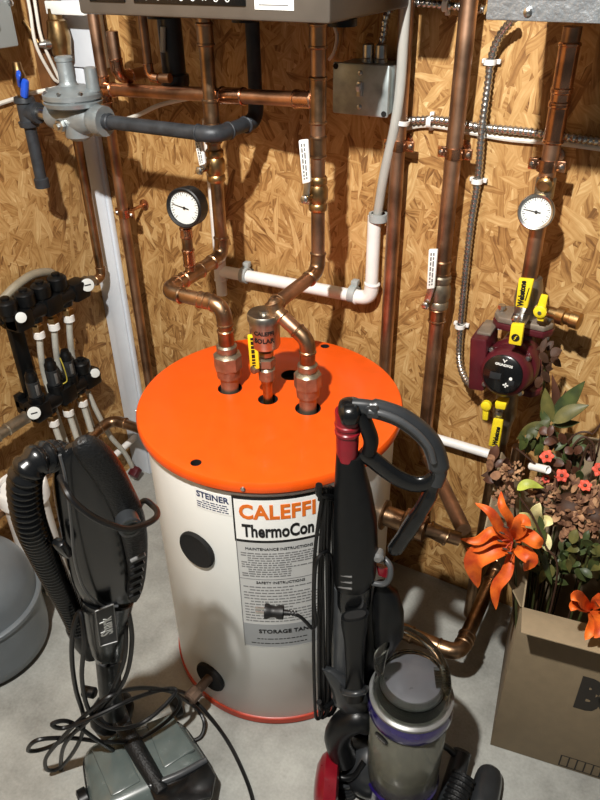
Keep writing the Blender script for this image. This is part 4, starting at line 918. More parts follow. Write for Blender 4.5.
k = MB(); blob(k, [((73, 443), (84, 436)), ((70, 450), (98, 439)), ((80, 462), (112, 449)), ((92, 478), (124, 467)), ((104, 496), (133, 487)), ((113, 514), (142, 504)), ((120, 530), (147, 522)), ((124, 548), (148, 542)), ((128, 566), (147, 564)), ((128, 584), (144, 586)), ((126, 600), (136, 603))], .75, .022); gp = k.build('grip_cover', 'blacktex', vac, sharp=60, sub=1)
k = MB(); k.lathe(S(130, 527, .062), NS+V((.15, 0, .3)), [(-.02, .017), (.002, .017), (.004, .014)], 24); rb = k.build('release_button', 'dgrey', vac)
MB().lathe(S(130, 527, .067), NS+V((.15, 0, .3)), [(0, .0125), (.003, .0125), (.004, .008)], 24).build('button_cap', 'clear', rb)
for i in range(6):
    a, b = S(131-.3*i, 561+7.2*i, .052-.002*i), S(145-.9*i, 554+7.6*i, .052-.002*i)
    MB().tube([a, b], .0034, 8).build('vent_slat', 'silver' if i == 0 else 'blackplastic', gp)
sm_ = MB().tube(spline([S(60, 455, .036), S(66, 480, .045), S(71, 520, .05), S(75, 560, .05), S(85, 590, .042), S(103, 606, .02), S(118, 606, .02)], 6), .0024, 6); sm_.build('seam_trim', 'mgrey', hb)
MB().box(S(63, 548, .022), (.022, .016, .04), Matrix.Rotation(.3, 3, 'X'), .006).build('hose_latch', 'blackgloss', vac)
# hose
hp = resample(spline([S(74, 466, -.03), S(66, 460, -.03), S(56, 456.5, -.025), S(45, 457, -.015), S(33, 463, -.005), S(25.5, 476, .0), S(25, 497, .0), S(31, 525, .0), S(43, 553, -.02), S(57, 581, -.035), S(69, 604, -.045), S(80, 628, -.045)], 16), .0026)
k = MB(); k.tube(hp, [.0215*(1.06, 1.1, 1.03, .88, .88)[i % 5] for i in range(len(hp))], 20); k.build('hose', 'blackgloss', vac, sharp=80)
k = MB(); k.tube([S(79, 626, -.045), S(86, 640, -.04), S(93, 652, -.03)], [.026, .026, .022], 16); k.build('hose_cuff', 'blackplastic', vac)
# neck
k = MB(); blob(k, [((80, 596), (134, 596)), ((83, 615), (130, 612)), ((86, 635), (127, 632)), ((90, 650), (123, 652)), ((95, 660), (120, 660))], .6, -.01); nk = k.build('neck_block', 'blackgloss', vac, sharp=60)
P = [S(95, 609, .032), S(113, 602, .032), S(117, 639, .028), S(100, 644, .028)]
bd = MB().prism(P, NS*.004, .0015).build('badge', 'blackplastic', nk)
k = MB()
for a, b in zip(P, P[1:]+P[:1]): k.tube([a+NS*.0045, b+NS*.0045], .0011, 5)
k.build('badge_edge', 'silver', bd)
d1 = (P[0]-P[3]).normalized(); d2 = (P[1]-P[0]).normalized()
unwrap_text('Shark', .031, 'inkwhite', bd, flatmap((P[0]+P[1]+P[2]+P[3])/4+NS*.0045, -d1 if False else d1, -d2), 'lettering', bold=.02)
MB().tube([S(108, 655, -.01), S(110, 690, -.012), S(114, 712, -.0)], [.026, .025, .027], 20).build('neck_tube', 'blackplastic', vac)
MB().lathe(S(89, 692, .02), (1, .3, 0), [(-.012, .012), (.012, .012), (.016, .008)], 12).build('cord_hook', 'blackplastic', vac)
# floor head
HA, HB = G(120, 722, .05), G(150, 788, .05)
hx = (HB-HA); hx.z = 0; hx.normalize(); hy = V((-hx.y, hx.x, 0)); hy = -hy if hy.dot(V((1, 0, 0))) < 0 else hy   # hx: forward, hy: to the right in the picture
HC = V(((HA+HB).x/2, (HA+HB).y/2, 0))
def H(f, r, z): return HC+hx*f+hy*r+V((0, 0, z))
def headring(z, grow, top=1.): return [H(f*1.0+(grow if f > 0 else -grow), r+(grow if r > 0 else -grow), z) for f, r in HO]
aL, aR, fR, fL = G(80, 745, .06), G(178, 712, .06), G(216, 772, .05), G(92, 830, .05)
def loc2(p): q = p-HC; return q.dot(hx), q.dot(hy)
cs = [loc2(q) for q in (aL, aR, fR, fL)]
def roundpoly(c, rad, n=5):
    out = []; N = len(c)
    for i in range(N):
        p = V((*c[i], 0)); a = (V((*c[i-1], 0))-p).normalized(); b = (V((*c[(i+1) % N], 0))-p).normalized()
        for j in range(n+1):
            t_ = j/n; out.append(((1-t_)**2)*(p+a*rad)+2*t_*(1-t_)*p+t_*t_*(p+b*rad))
    return out
rp_ = roundpoly(cs, .045); cen = sum(rp_, V((0, 0, 0)))/len(rp_)
def rng(s_, z): return [H((cen+(q-cen)*s_).x, (cen+(q-cen)*s_).y, z) for q in rp_]
k = MB(); k.loft([rng(.96, .006), rng(1.0, .012), rng(1.0, .035), rng(.97, .05), rng(.88, .066), rng(.7, .076)]); fh = k.build('floor_head', 'shark', vac, sharp=50, sub=0)
k = MB(); k.loft([rng(1.015, .016), rng(1.03, .02), rng(1.03, .03), rng(1.012, .034)]); k.build('bumper', 'blackplastic', fh)
def Hp(px, py, z): return G(px, py, z)
k = MB(); k.prism([Hp(a, b, .068) for a, b in ((150, 792), (208, 764), (216, 778), (212, 800), (160, 815))], (0, 0, .012), .004); k.build('front_window', 'blackgloss', fh)
k = MB(); k.tube(spline([Hp(150, 786, .08), Hp(180, 774, .082), Hp(206, 760, .078)], 5), .008, 10); k.build('front_bar', 'mgrey', fh)
for nm, q in (('left', [(92, 752), (122, 742), (142, 784), (112, 800)]), ('right', [(146, 726), (172, 716), (196, 752), (164, 772)])):
    k = MB(); k.prism([Hp(a, b, .066) for a, b in q], (0, 0, .014), .006); k.build('top_panel', 'shark', fh)
k = MB(); k.tube([Hp(118, 716, .1), Hp(130, 738, .1), Hp(144, 762, .088), Hp(162, 792, .07)], [.02, .021, .02, .018], 18); k.build('swivel_tube', 'blacktex', vac)
k = MB(); k.box(Hp(121, 716, .112), (.05, .034, .03), Matrix.Rotation(math.atan2(hx.y, hx.x), 3, 'Z') @ Matrix.Rotation(.3, 3, 'Y'), .006); k.build('swivel_latch', 'mgrey', vac)
k = MB(); k.ell(Hp(112, 712, .07), (.05, .06, .05)); k.build('swivel_joint', 'blackplastic', vac)
for q in ((84, 800), (176, 706)): 
    c = Hp(q[0], q[1], .03); MB().lathe(c-hy*.012, hy, [(0, .02), (.003, .027), (.021, .027), (.024, .02)], 20).build('wheel', 'blackplastic', vac)
# its cord: one long cord wound round the neck and over the head
def Z(px, py, z): return G(px, py, z)
cp_ = [S(60, 477, .03), S(66, 490, .06), S(74, 502, .075), S(90, 515, .085), S(108, 524, .09), S(127, 529, .088), S(146, 524, .07), S(157, 516, .045), S(154, 507, .01), S(140, 505, -.02),
       S(128, 560, -.05), S(124, 600, -.03), S(126, 630, .01), S(124, 660, .03), S(112, 690, .04), S(98, 710, .05), S(80, 728, .05), S(60, 742, .04), S(40, 750, .03), S(28, 750, .03), S(38, 740, .035), S(70, 738, .04), S(110, 742, .06), S(140, 738, .06), S(166, 722, .05), S(180, 704, .03), S(172, 692, .02), S(140, 688, .03), S(110, 696, .05),
       S(84, 716, .05), S(62, 738, .045), S(46, 758, .04), S(48, 770, .04), S(62, 766, .04), S(78, 744, .045), S(84, 720, .04), S(76, 690, .03), S(72, 660, .02), S(73, 630, .01), S(80, 612, .0), S(84, 640, .03), S(82, 680, .04), S(90, 712, .05), S(110, 728, .07), S(140, 724, .065), S(164, 706, .05), S(176, 690, .03), S(160, 690, .02), S(130, 700, .05), S(96, 716, .06), S(64, 728, .05), S(52, 724, .045), S(70, 722, .045), S(100, 742, .06), S(128, 760, .06), S(154, 778, .055), S(180, 802, .05), S(200, 830, .04)]
k = MB(); k.tube(spline(cp_, 7), .0047, 8)
k2 = [S(128, 608, .0), S(132, 640, .02), S(126, 676, .04), S(108, 704, .05), S(88, 720, .05), S(64, 746, .045), S(60, 780, .03), S(56, 820, .02)]
k.tube(spline(k2, 7), .0047, 8)
k3 = [S(150, 690, .03), S(172, 690, .02), Z(186, 694, .10), Z(200, 706, .08), Z(214, 722, .05), Z(228, 742, .02), Z(240, 765, .006), Z(250, 790, .006), Z(256, 815, .006)]
k.tube(spline(k3, 7), .0047, 8)
k4 = [S(176, 694, .02), Z(196, 708, .06), Z(204, 722, .03), Z(201, 736, .012), Z(190, 742, .008)]
k.tube(spline(k4, 7), .0047, 8)
k.build('power_cord', 'cord', vac)

# ------------------------------------------------------------------ purple and grey upright vacuum (right)
Q0 = V((1.228, -.705, 0)); D = onplane(Q0, (.39, -.92, 0)); ND = V((.39, -.92, 0)).normalized(); RD = V((.92, .39, 0))
S_, N_ = D, ND
dy = thing('upright_vacuum', 'purple and grey upright vacuum with clear bin in front of the tank', 'vacuum cleaner', (1.3, -.7, 0))
# wand
def colpt(px, py, off=0.): return D(px, py, off)
k = MB(); blob(k, [((336, 452), (362, 456)), ((335, 470), (366, 470)), ((334, 492), (372, 492)), ((333, 520), (377, 518)), ((333, 548), (378, 548)), ((333, 574), (376, 574)), ((335, 584), (370, 586))], .75); wb = k.build('wand_body', 'blackplastic', dy, sharp=60)
top = D(348, 408); bot = D(347, 458)
k = MB(); n_ = (top-bot); L_ = n_.length; r0 = PR(top, 24)
k.lathe(bot, n_, [(0, r0*.92), (L_*.35, r0), (L_*.5, r0*.98), (L_*.52, r0*1.1), (L_*.57, r0*1.12), (L_*.59, r0*1.02), (L_*.64, r0*1.02), (L_*.66, r0*1.12), (L_*.71, r0*1.14), (L_*.73, r0*1.05), (L_*.9, r0*1.12), (L_*.95, r0*1.1)], 26); k.build('red_collar', 'red', dy)
k = MB(); blob(k, [((341, 402), (356, 401)), ((338.5, 404), (360, 403)), ((337.5, 409), (362, 408)), ((339, 416), (361, 416)), ((341, 418), (359, 419))], [.008, .02, .026, .026, .02]); k.build('top_cap', 'blackgloss', dy, sharp=60)
gpth = spline([D(352, 406), D(368, 407.5), D(384, 411), D(402, 418), D(419, 430), D(431, 443), D(437, 458), D(439, 472), D(435, 484)], 6)
k = MB(); n_ = len(gpth); k.tube(gpth, [.0105 if i < 8 else (.0132 if i < n_-8 else .0105) for i in range(n_)], 16, flat=1.3, ref=ND); hg = k.build('handle_grip', 'dgrey', dy, sharp=60)
k = MB(); k.tube(spline([D(369, 411, .013), D(384, 414, .016), D(402, 422, .018), D(419, 435, .018), D(430, 449, .016), D(434, 462, .014)], 5), .0055, 10); k.build('grip_highlight_strip', 'mgrey', hg, sharp=60)
MB().box(D(373, 412, .012), (.022, .012, .02), Matrix.Rotation(-.3, 3, 'Y'), .004).build('trigger', 'dgrey', hg)
k = MB(); k.tube(spline([D(360, 452), D(372, 459), D(386, 470), D(400, 479), D(414, 484), D(427, 483), D(436, 478)], 6), .0085, 12, flat=1.9, ref=ND); k.build('handle_strap', 'blackgloss', dy, sharp=60)
k = MB(); k.tube(spline([D(360, 412), D(366, 425), D(371, 440), D(369, 452)], 5), .012, 12, flat=1.2); k.build('handle_post', 'blackplastic', dy, sharp=60)
k = MB(); k.tube(spline([D(438, 470), D(430, 494), D(418, 515), D(405, 535), D(393, 552)], 6), [.010]*6+[.0125]*6+[.014]*6+[.013]*6+[.009], 12, flat=1.1, ref=ND); k.build('hose_strut', 'blackgloss', dy, sharp=60)
MB().lathe(D(378, 556, .01), ND, [(-.01, .011), (.006, .011), (.01, .006)], 16).build('catch_button', 'silver', dy)
# column below the wand
k = MB(); blob(k, [((336, 582), (372, 584)), ((336, 600), (371, 600)), ((337, 606), (368, 610))], .7); cl = k.build('wand_clamp', 'blackgloss', dy, sharp=60)
for i in range(3): MB().tube(spline([D(335.5, 573+i*6, .0), D(340, 575+i*6, .022), D(352, 577+i*6, .031)], 5), .0022, 6).build('clamp_ring', 'silver', cl)
k = MB(); k.tube([D(345, 586, -.004), D(342, 700, -.004)], PR(D(344, 640), 21), 18); k.build('hose_wand', 'mgrey', dy)
k = MB(); blob(k, [((358, 596), (384, 590)), ((357, 640), (386, 636)), ((352, 690), (378, 690)), ((350, 730), (372, 730))], .8, -.03); k.build('spine', 'blackplastic', dy, sharp=60)
k = MB(); k.tube(spline([D(372, 583, .01), D(384, 584, .015), D(390, 577, .015), D(390, 566, .01), D(384, 558, .0)], 6), .0055, 10); cu = k.build('cord_ring', 'mgrey', dy)
k = MB(); blob(k, [((376, 564), (388, 568)), ((378, 574), (389, 577))], .4, .0); k.build('red_button', 'red', dy)
# crevice tool held at the column
k = MB(); blob(k, [((341, 617), (369, 613)), ((341, 624), (369, 621)), ((344, 640), (366, 638)), ((346, 672), (364, 672)), ((345, 690), (364, 690)), ((345, 700), (363, 700))], .55, .035); ct = k.build('crevice_tool', 'blackplastic', dy, sharp=60)
k = MB(); blob(k, [((344, 616), (366, 613)), ((345, 621), (365, 619))], .45, .038); k.build('tool_opening', 'darkhole', ct)
k = MB(); blob(k, [((322, 668), (334, 670)), ((330, 684), (366, 686)), ((334, 698), (370, 700)), ((340, 708), (368, 714)), ((350, 718), (362, 720))], .55, .02); th_ = k.build('tool_holder', 'dgrey', dy, sharp=60)
k = MB(); k.tube(spline([D(342, 688, .03), D(344, 692, .062), D(354, 694, .074), D(363, 692, .066), D(366, 688, .04)], 5), .006, 10); k.build('tool_clip', 'dgrey', th_)
k = MB(); k.tube(spline([D(366, 720, .02), D(358, 718, .03), D(345, 724, .03), D(338, 736, .03), D(341, 750, .03), D(344, 758, .03)], 6), .03, 18); k.build('duct_elbow', 'blackplastic', dy)
dl = D(344, 742, .03); k = MB(); nr = 12; k.lathe(D(345, 788, .03), D(344, 742, .03)-D(345, 788, .03), [(i*.0042, .0285 if i % 3 else .031) for i in range(nr)]+[(.055, .033), (.062, .033), (.066, .029)], 24); k.build('ribbed_duct', 'dgrey', dy)
k = MB(); k.tube(spline([D(330, 764, .045), D(340, 777, .06), D(354, 776, .06), D(364, 762, .045)], 6), .007, 10); k.build('duct_collar', 'blackplastic', dy)
# wheels, ball and floor head
wc_ = G(333, 790, .085)
for off, nm in ((0, 'left'), ):
    MB().lathe(wc_+RD*.012, -RD, [(0, .06), (.004, .072), (.03, .078), (.04, .07), (.05, .05), (.054, .02)], 32).build('wheel', 'red', dy)
BC = V((1.37, -.685, 0)); BR = .08
k = MB(); k.lathe(BC, (0, 0, 1), [(.02, .04), (.04, .068), (.06, .078), (.1, .08), (.116, .082), (.122, .078)], 40); k.build('bin_base', 'purple', dy)
k = MB(); k.ell(BC-RD*.08+V((0, .03, .085)), (.07, .07, .082), None, 24, 14); k.build('ball', 'dgrey', dy)
k = MB(); k.lathe(BC, (0, 0, 1), [(.12, .001), (.12, BR-.004), (.124, BR-.001), (.365, BR), (.367, BR-.002), (.367, BR-.004), (.128, BR-.005), (.124, .001)], 48, cap=False); bn = k.build('dust_bin', 'bin', dy, sharp=60)
k = MB(); k.lathe(BC, (0, 0, 1), [(.13, .03), (.14, .03), (.32, .034), (.36, .06)], 28); k.build('inner_shroud', 'silver', bn)
k = MB(); k.lathe(BC, (0, 0, 1), [(.13, .072), (.15, .071), (.175, .066), (.17, .04)], 28); k.build('dust', 'dust', bn)
tb0 = V((-ND.x, -ND.y, 0))
nt_ = (V((0, 0, 1))+ND*.0).normalized()
k = MB(); k.lathe(BC, nt_, [(.353, BR-.006), (.356, BR+.004), (.366, BR+.007), (.384, BR+.006), (.397, BR+.002)], 48); pb = k.build('purple_band', 'purple', dy)
k = MB(); k.lathe(BC, nt_, [(.396, BR-.008), (.397, BR+.004), (.404, BR+.005), (.409, BR-.002), (.409, BR-.01)], 48); k.build('silver_ring', 'silver', dy)
k = MB(); k.lathe(BC, nt_, [(.40, BR-.010), (.418, BR-.011), (.436, BR-.014), (.44, BR-.02)], 48); k.build('dark_ring', 'blackplastic', dy)
k = MB(); k.lathe(BC, nt_, [(.43, BR-.016), (.442, BR-.016), (.445, BR-.02), (.446, .001)], 48); k.build('top_disc', 'discgrey', dy)
k = MB(); k.lathe(BC, nt_, [(.405, BR-.001), (.425, BR-.003), (.452, BR-.012), (.458, BR-.02), (.455, BR-.023), (.449, BR-.0145), (.424, BR-.0065), (.405, BR-.005)], 48, cap=False); k.build('clear_lid', 'clear', dy)
hp_ = spline([G(378, 650, .475), G(388, 636, .495), G(402, 630, .505), G(418, 636, .505), G(433, 649, .50), G(444, 666, .485), G(447, 684, .46), G(444, 696, .43)], 6)
k = MB(); k.tube(hp_, .0135, 12, flat=.6); k.build('bin_handle', 'clear', dy, sharp=60)
k = MB(); blob(k, [((374, 656), (390, 644)), ((374, 668), (386, 660)), ((378, 676), (384, 672))], .5, .06); k.build('handle_joint', 'clear', dy, sharp=60)
for i in range(6): MB().box(G(441+1.2*i*.3, 670+3*i, .465-.002*i), (.028, .01, .004), Matrix.Rotation(.5, 3, 'Z'), .001).build('release_rib', 'clear', dy)
k = MB(); blob(k, [((374, 584), (386, 582)), ((372, 600), (398, 592)), ((372, 622), (404, 612)), ((374, 640), (404, 632)), ((378, 656), (394, 650))], .8, -.01); k.build('motor_housing', 'blackplastic', dy, sharp=60)
bp = D(369, 741, .1)
dirb = (CAM-BC); dirb.z = 0; dirb.normalize()
ab = math.atan2(dirb.y, dirb.x)-.62
k = MB(); c = BC+V((math.cos(ab), math.sin(ab), 0))*(BR+.0005)+V((0, 0, .335)); nb = V((math.cos(ab), math.sin(ab), 0)); k.lathe(c, nb, [(0, .017), (.003, .017), (.004, .014)], 20); bb = k.build('badge', 'blackgloss', bn)
for v in bb.data.vertices: v.co.z = (v.co.z-c.z)*.5+c.z
unwrap_text('dyson', .0105, 'silver', bb, flatmap(c+nb*.0045, V((-nb.y, nb.x, 0)), V((0, 0, 1))), 'lettering', ext=.0003)
# flat floor head under it, mostly below the frame
k = MB(); k.prism([BC+RD*a+ND*b+V((0, 0, .008)) for a, b in ((-.19, .06), (.15, .06), (.15, .19), (-.19, .19))], (0, 0, .055), .012); k.build('floor_head', 'dgrey', dy)
# cord hanging from two hooks, plug clipped to it
k = MB(); k.tube(spline([D(333, 498, .0), D(326, 496, .02), D(319, 494, .03), D(319, 485, .035)], 4), .006, 8); k.build('cord_hook', 'blackplastic', dy)
k = MB(); k.tube(spline([D(334, 700, .0), D(328, 706, .02), D(322, 708, .03), D(319, 702, .035)], 4), .006, 8); k.build('cord_hook', 'blackplastic', dy)
k = MB(); loop = []
for i in range(5):
    xt, xb = 319.5+i*2.3, 315.5+i*3.2+(i % 2)*1.2; o1 = .03-.007*i
    A = [D(xt, 500-i*1.5, o1), D(xt+1, 492-i, o1), D(xt+4, 489, o1-.006), D(xt+6, 496, o1-.012), D(xb+7, 560, o1-.012), D(xb+8, 640, o1-.012), D(xb+8, 700, o1-.012), D(xb+5, 716-i, o1-.006), D(xb+1, 718-i, o1), D(xb-.5, 705, o1), D(xb-2+i, 640, o1), D(xb-1+i, 560, o1)]
    loop += A
loop += [D(317, 560, .036), D(314, 600, .036), D(316, 622, .04), D(312, 628, .044), D(306, 622, .045), D(299, 616, .045), D(290, 613, .045), D(284, 612.5, .045)]
k.tube(spline(loop, 8), .0036, 8); pc = k.build('power_cord', 'cord', dy)
ax_ = (D(265, 611, .045)-D(284, 612.5, .045)).normalized(); p_ = D(284, 612.5, .045)
k = MB(); pl_ = (D(265, 611, .045)-p_).length
k.lathe(p_, ax_, [(-.012, .0045), (0, .006), (.001, .013), (pl_*.25, .0135), (pl_*.45, .0105), (pl_*.7, .0115), (pl_*.85, .0145), (pl_, .0145)], 16); pg = k.build('plug', 'rubber', pc)
for i in range(4): MB().lathe(p_-ax_*(.006+i*.006), ax_, [(0, .0055), (.003, .0055)], 10).build('strain_ring', 'rubber', pg)
e_ = D(265, 611, .045)
for s_ in (-1, 1): MB().box(e_+ax_*.009+V((0, 0, s_*.006)), (.018, .0016, .006), Matrix(((ax_.x, -ax_.y, 0), (ax_.y, ax_.x, 0), (ax_.z, 0, 1))).normalized(), 0).build('prong', 'steel', pg)
# small brush head lying on floor at right of the bin
t = thing('brush_tool', 'dark grey vacuum brush tool on floor beside the clear bin', 'vacuum tool', G(470, 800, 0))
a, b = G(462, 752, .075), G(444, 815, .045)
k = MB(); k.tube([a, a.lerp(b, .5), b], [.021, .023, .024], 20); sk = k.build('tool_socket', 'dgrey', t)
k = MB(); k.lathe(a, b-a, [(-.004, .012), (.0, .022), (.006, .0225)], 20); k.build('socket_lip', 'mgrey', sk)
a2, b2 = G(464, 775, .085), G(450, 812, .055)
k = MB(); pr_ = []
for i in range(7): h0 = i*.011; pr_ += [(h0, .026), (h0+.006, .0275), (h0+.008, .024), (h0+.0105, .024)]
k.lathe(a2, b2-a2, pr_, 22); k.build('ribbed_sleeve', 'blacktex', t)
k = MB(); k.loft([[G(x_, y_, z_) for x_, y_, z_ in ring] for ring in (
  [(478, 756, .06), (492, 756, .062), (505, 768, .055), (505, 768, .012), (490, 770, .01), (476, 766, .012)],
  [(472, 784, .066), (490, 784, .07), (502, 792, .06), (502, 792, .01), (486, 792, .008), (470, 790, .01)],
  [(464, 812, .066), (482, 814, .07), (496, 820, .058), (496, 820, .006), (480, 820, .006), (462, 818, .008)])]); k.build('brush_body', 'dgrey', t, sharp=50, sub=2)
MB().tube([G(441, 744, .12), G(448, 748, .1), G(456, 756, .08)], .008, 10).build('tool_arm', 'dgrey', t)

# ------------------------------------------------------------------ cardboard box
FL = G(490, 745, 0); FR = G(600, 780, 0); bx_ = (FR-FL); bx_.z = 0; bx_.normalize(); by_ = V((-bx_.y, bx_.x, 0))
BW, BD = .52, .36
d = ray(519, 608); n_ = -by_; tt = (FL-CAM).dot(n_)/d.dot(n_); BH = (CAM+d*tt).z
def B(u, v, z): return FL+bx_*u+by_*v+V((0, 0, z))
cb = thing('cardboard_box', 'open brown cardboard box full of flowers at lower right', 'cardboard box', B(BW/2, BD/2, 0))
T_ = .004
fp = MB().prism([B(0, 0, .002), B(BW, 0, .002), B(BW, 0, BH), B(0, 0, BH)], by_*T_, .001).build('front_panel', 'card', cb)
MB().prism([B(0, BD, .002), B(BW, BD, .002), B(BW, BD, BH), B(0, BD, BH)], -by_*T_, .001).build('back_panel', 'cardin', cb)
MB().prism([B(0, T_, .002), B(0, BD-T_, .002), B(0, BD-T_, BH), B(0, T_, BH)], bx_*T_, .001).build('side_panel', 'cardin', cb)
MB().prism([B(BW, T_, .002), B(BW, BD-T_, .002), B(BW, BD-T_, BH), B(BW, T_, BH)], -bx_*T_, .001).build('side_panel', 'cardin', cb)
MB().prism([B(T_, T_, .002), B(BW-T_, T_, .002), B(BW-T_, BD-T_, .002), B(T_, BD-T_, .002)], V((0, 0, T_)), .001).build('bottom_panel', 'cardin', cb)
# flaps: front one folded out and over, back and left ones standing
fe = -.075
MB().prism([B(.0, .002, BH), B(BW, .002, BH), B(BW-.004, fe, BH+.012), B(.004, fe, BH+.012)], V((0, 0, .004)), .001).build('front_flap', 'cardin', cb)
MB().prism([B(0, BD, BH), B(BW, BD, BH), B(BW-.006, BD+.02, BH+.2), B(.03, BD+.02, BH+.2)], by_*.004, .001).build('back_flap', 'cardin', cb)
MB().prism([B(0, .004, BH), B(0, BD-.004, BH), B(-.10, BD-.006, BH+.13), B(-.10, .06, BH+.13)], -bx_*.004, .001).build('side_flap', 'cardin', cb)
# print on the front
d = ray(573, 706); tt = (FL-CAM).dot(n_)/d.dot(n_); pb_ = CAM+d*tt; d = ray(576, 678); tt = (FL-CAM).dot(n_)/d.dot(n_); pt_ = CAM+d*tt
hh = pt_.z-pb_.z; o_ = V((pb_.x, pb_.y, pb_.z+hh*.5))-by_*.0003
unwrap_text('BOX', hh*1.42, 'inkcard', fp, flatmap(o_, bx_, V((0, 0, 1))), 'lettering', bold=.07, align='LEFT', ext=.0003, stretch=.6)
def onfront(px, py): d = ray(px, py); return CAM+d*((FL-CAM).dot(n_)/d.dot(n_))-by_*.0006
a, b, c, e = onfront(561, 755), onfront(600, 768), onfront(600, 780), onfront(560, 765)
k = MB(); u0 = (a-FL).dot(bx_); z1_ = a.z; z0_ = e.z
for zq in (z0_, z1_): k.prism([B(u0, -.0008, zq), B(u0+.2, -.0008, zq), B(u0+.2, -.0008, zq+.002), B(u0, -.0008, zq+.002)], by_*.0006)
for i in range(11): k.prism([B(u0+.018*i, -.0008, z0_), B(u0+.018*i+.003, -.0008, z0_), B(u0+.018*i+.003, -.0008, z1_), B(u0+.018*i, -.0008, z1_)], by_*.0006)
k.build('printed_strip', 'inkcard', fp)

# ------------------------------------------------------------------ artificial flowers standing in the box
def FP(px, py, v):
    """point above the box: on the plane v metres behind its front"""
    p0 = B(0, v, 0); d = ray(px, py); return CAM+d*((p0-CAM).dot(by_)/d.dot(by_))
def petal(k, path, width, face, th=.0012, cup=.25, prof=None, n=9, m=5, wav=0., seed=0):
    P = spline(path, max(2, n//(len(path)-1))); N = len(P); g = []; r_ = random.Random(seed)
    ph = r_.uniform(0, 6)
    for i, p in enumerate(P):
        t = i/(N-1); tg = (P[min(i+1, N-1)]-P[max(i-1, 0)]).normalized(); f = (V(face)-tg*V(face).dot(tg)).normalized(); s = tg.cross(f)
        w = width*(prof(t) if prof else math.sin(math.pi*min(1, t*.93+.07))**.75); row = []
        for j in range(m):
            q = (j/(m-1)-.5)*2; row.append(p+s*w*q*.5+f*(cup*w*q*q*.5+wav*w*math.sin(ph+t*9+q*2)*abs(q)))
        g.append(row)
    k.sheet(g, th); return P
leafprof = lambda t: (math.sin(math.pi*min(1, t**.8))**.9) if t < 1 else .02
TOC = -ray(545, 520).normalized()
def stem(t, p, v, r=.0022, m='stem', dz=None):
    r_ = rnd.uniform(-.02, .02)
    u = max(.05, min(BW-.06, (p-FL).dot(bx_)+r_+.02)); e = B(u, max(.05, min(BD-.06, v+.03)), .02)
    MB().tube(spline([p, p+(e-p)*.35+V((0, 0, .02)), e], 6), r, 7).build('stem', m, t)
def flower(name, label, cat, c, v, group=None): 
    return thing(name, label, cat, B(max(.05, min(BW-.06, (c-FL).dot(bx_))), v, .02), group)
# the big orange lily
c = FP(514, 541, .02)
t = flower('orange_lily', 'big orange artificial lily drooping over left corner of the box', 'flower', c, .05)
spec = [([(513, 538), (510, 520), (502, 506), (501, 491)], 8, 0), ([(511, 540), (500, 528), (490, 512), (475, 503)], 9, 0), ([(510, 543), (494, 531), (478, 541), (460, 539)], 9, 0), ([(510, 544), (494, 540), (478, 548), (466, 549)], 8, 0),
        ([(511, 546), (494, 549), (474, 562), (478, 588)], 20, 0), ([(512, 549), (507, 572), (496, 588), (496, 610)], 11, 0), ([(516, 547), (522, 552), (531, 560), (524, 571)], 13, 0), ([(516, 540), (526, 536), (536, 542), (542, 546)], 14, 0), ([(514, 538), (519, 530), (522, 520), (531, 526)], 13, 0)]
for i, (pp, wpx, _) in enumerate(spec):
    lift = [0, .014, .022, .004+.01*(i % 3)]
    path = [FP(a, b, .03-lift[j]*1.5-.012*(j > 0)) for j, (a, b) in enumerate(pp)]
    k = MB(); petal(k, path, PR(path[1], wpx)*2.25, TOC+V((0, 0, .25)), .0014, .42, n=15, m=7, wav=.13, seed=i); k.build('petal', 'lily', t, sharp=70)
for i, (a, b) in enumerate(((506, 527), (502, 533), (500, 541), (505, 549), (510, 553))):
    k = MB(); tip = FP(a, b, -.03); k.tube(spline([FP(513, 541, .02), FP((a+513)/2, (b+541)/2-1, -.015), tip], 5), .0011, 6); s_ = k.build('stamen', 'coral', t)
    MB().ell(tip, (.006, .0022, .0025), None, 8, 6).build('anther', 'twig', s_)
stem(t, c, .06, .003)
# second orange flower on the front flap
c = FP(584, 606, .0)
t = flower('orange_lily', 'red orange artificial flower lying over the front flap', 'flower', c, .05)
for i, (pp, wpx) in enumerate((([(590, 610), (582, 602), (576, 597), (571, 600)], 14), ([(588, 610), (580, 606), (574, 606), (571, 611)], 12), ([(590, 612), (594, 622), (590, 632), (585, 640)], 11), ([(592, 611), (600, 618), (600, 630), (594, 638)], 13), ([(592, 608), (600, 600), (604, 604), (606, 612)], 14))):
    path = [FP(a, b, [.0, -.05, -.08, -.09][j]) for j, (a, b) in enumerate(pp)]
    k = MB(); petal(k, path, PR(path[1], wpx)*2, TOC+V((0, 0, .3)), .0014, .4, n=12, m=7, wav=.06, seed=20+i); k.build('petal', 'lily', t, sharp=70)
stem(t, c+V((0, 0, .005)), .08, .0026)
# cream lily behind the orange one
c = FP(534, 528, .08)
t = flower('cream_lily', 'cream white artificial lily just behind the big orange lily', 'flower', c, .1)
for i, (pp, wpx) in enumerate((([(536, 530), (526, 520), (519, 513)], 14), ([(537, 529), (536, 514), (540, 503)], 13), ([(537, 530), (546, 522), (553, 524)], 13), ([(537, 532), (545, 540), (548, 552)], 12), ([(535, 532), (528, 546), (540, 566)], 11), ([(536, 533), (532, 544), (538, 556)], 12))):
    path = [FP(a, b, [.09, .06, .055][j]) for j, (a, b) in enumerate(pp)]
    k = MB(); petal(k, path, PR(path[1], wpx)*2, TOC+V((0, 0, .3)), .0014, .35, n=10, m=5, seed=40+i); k.build('petal', 'cream', t, sharp=70)
stem(t, c, .12, .0026)
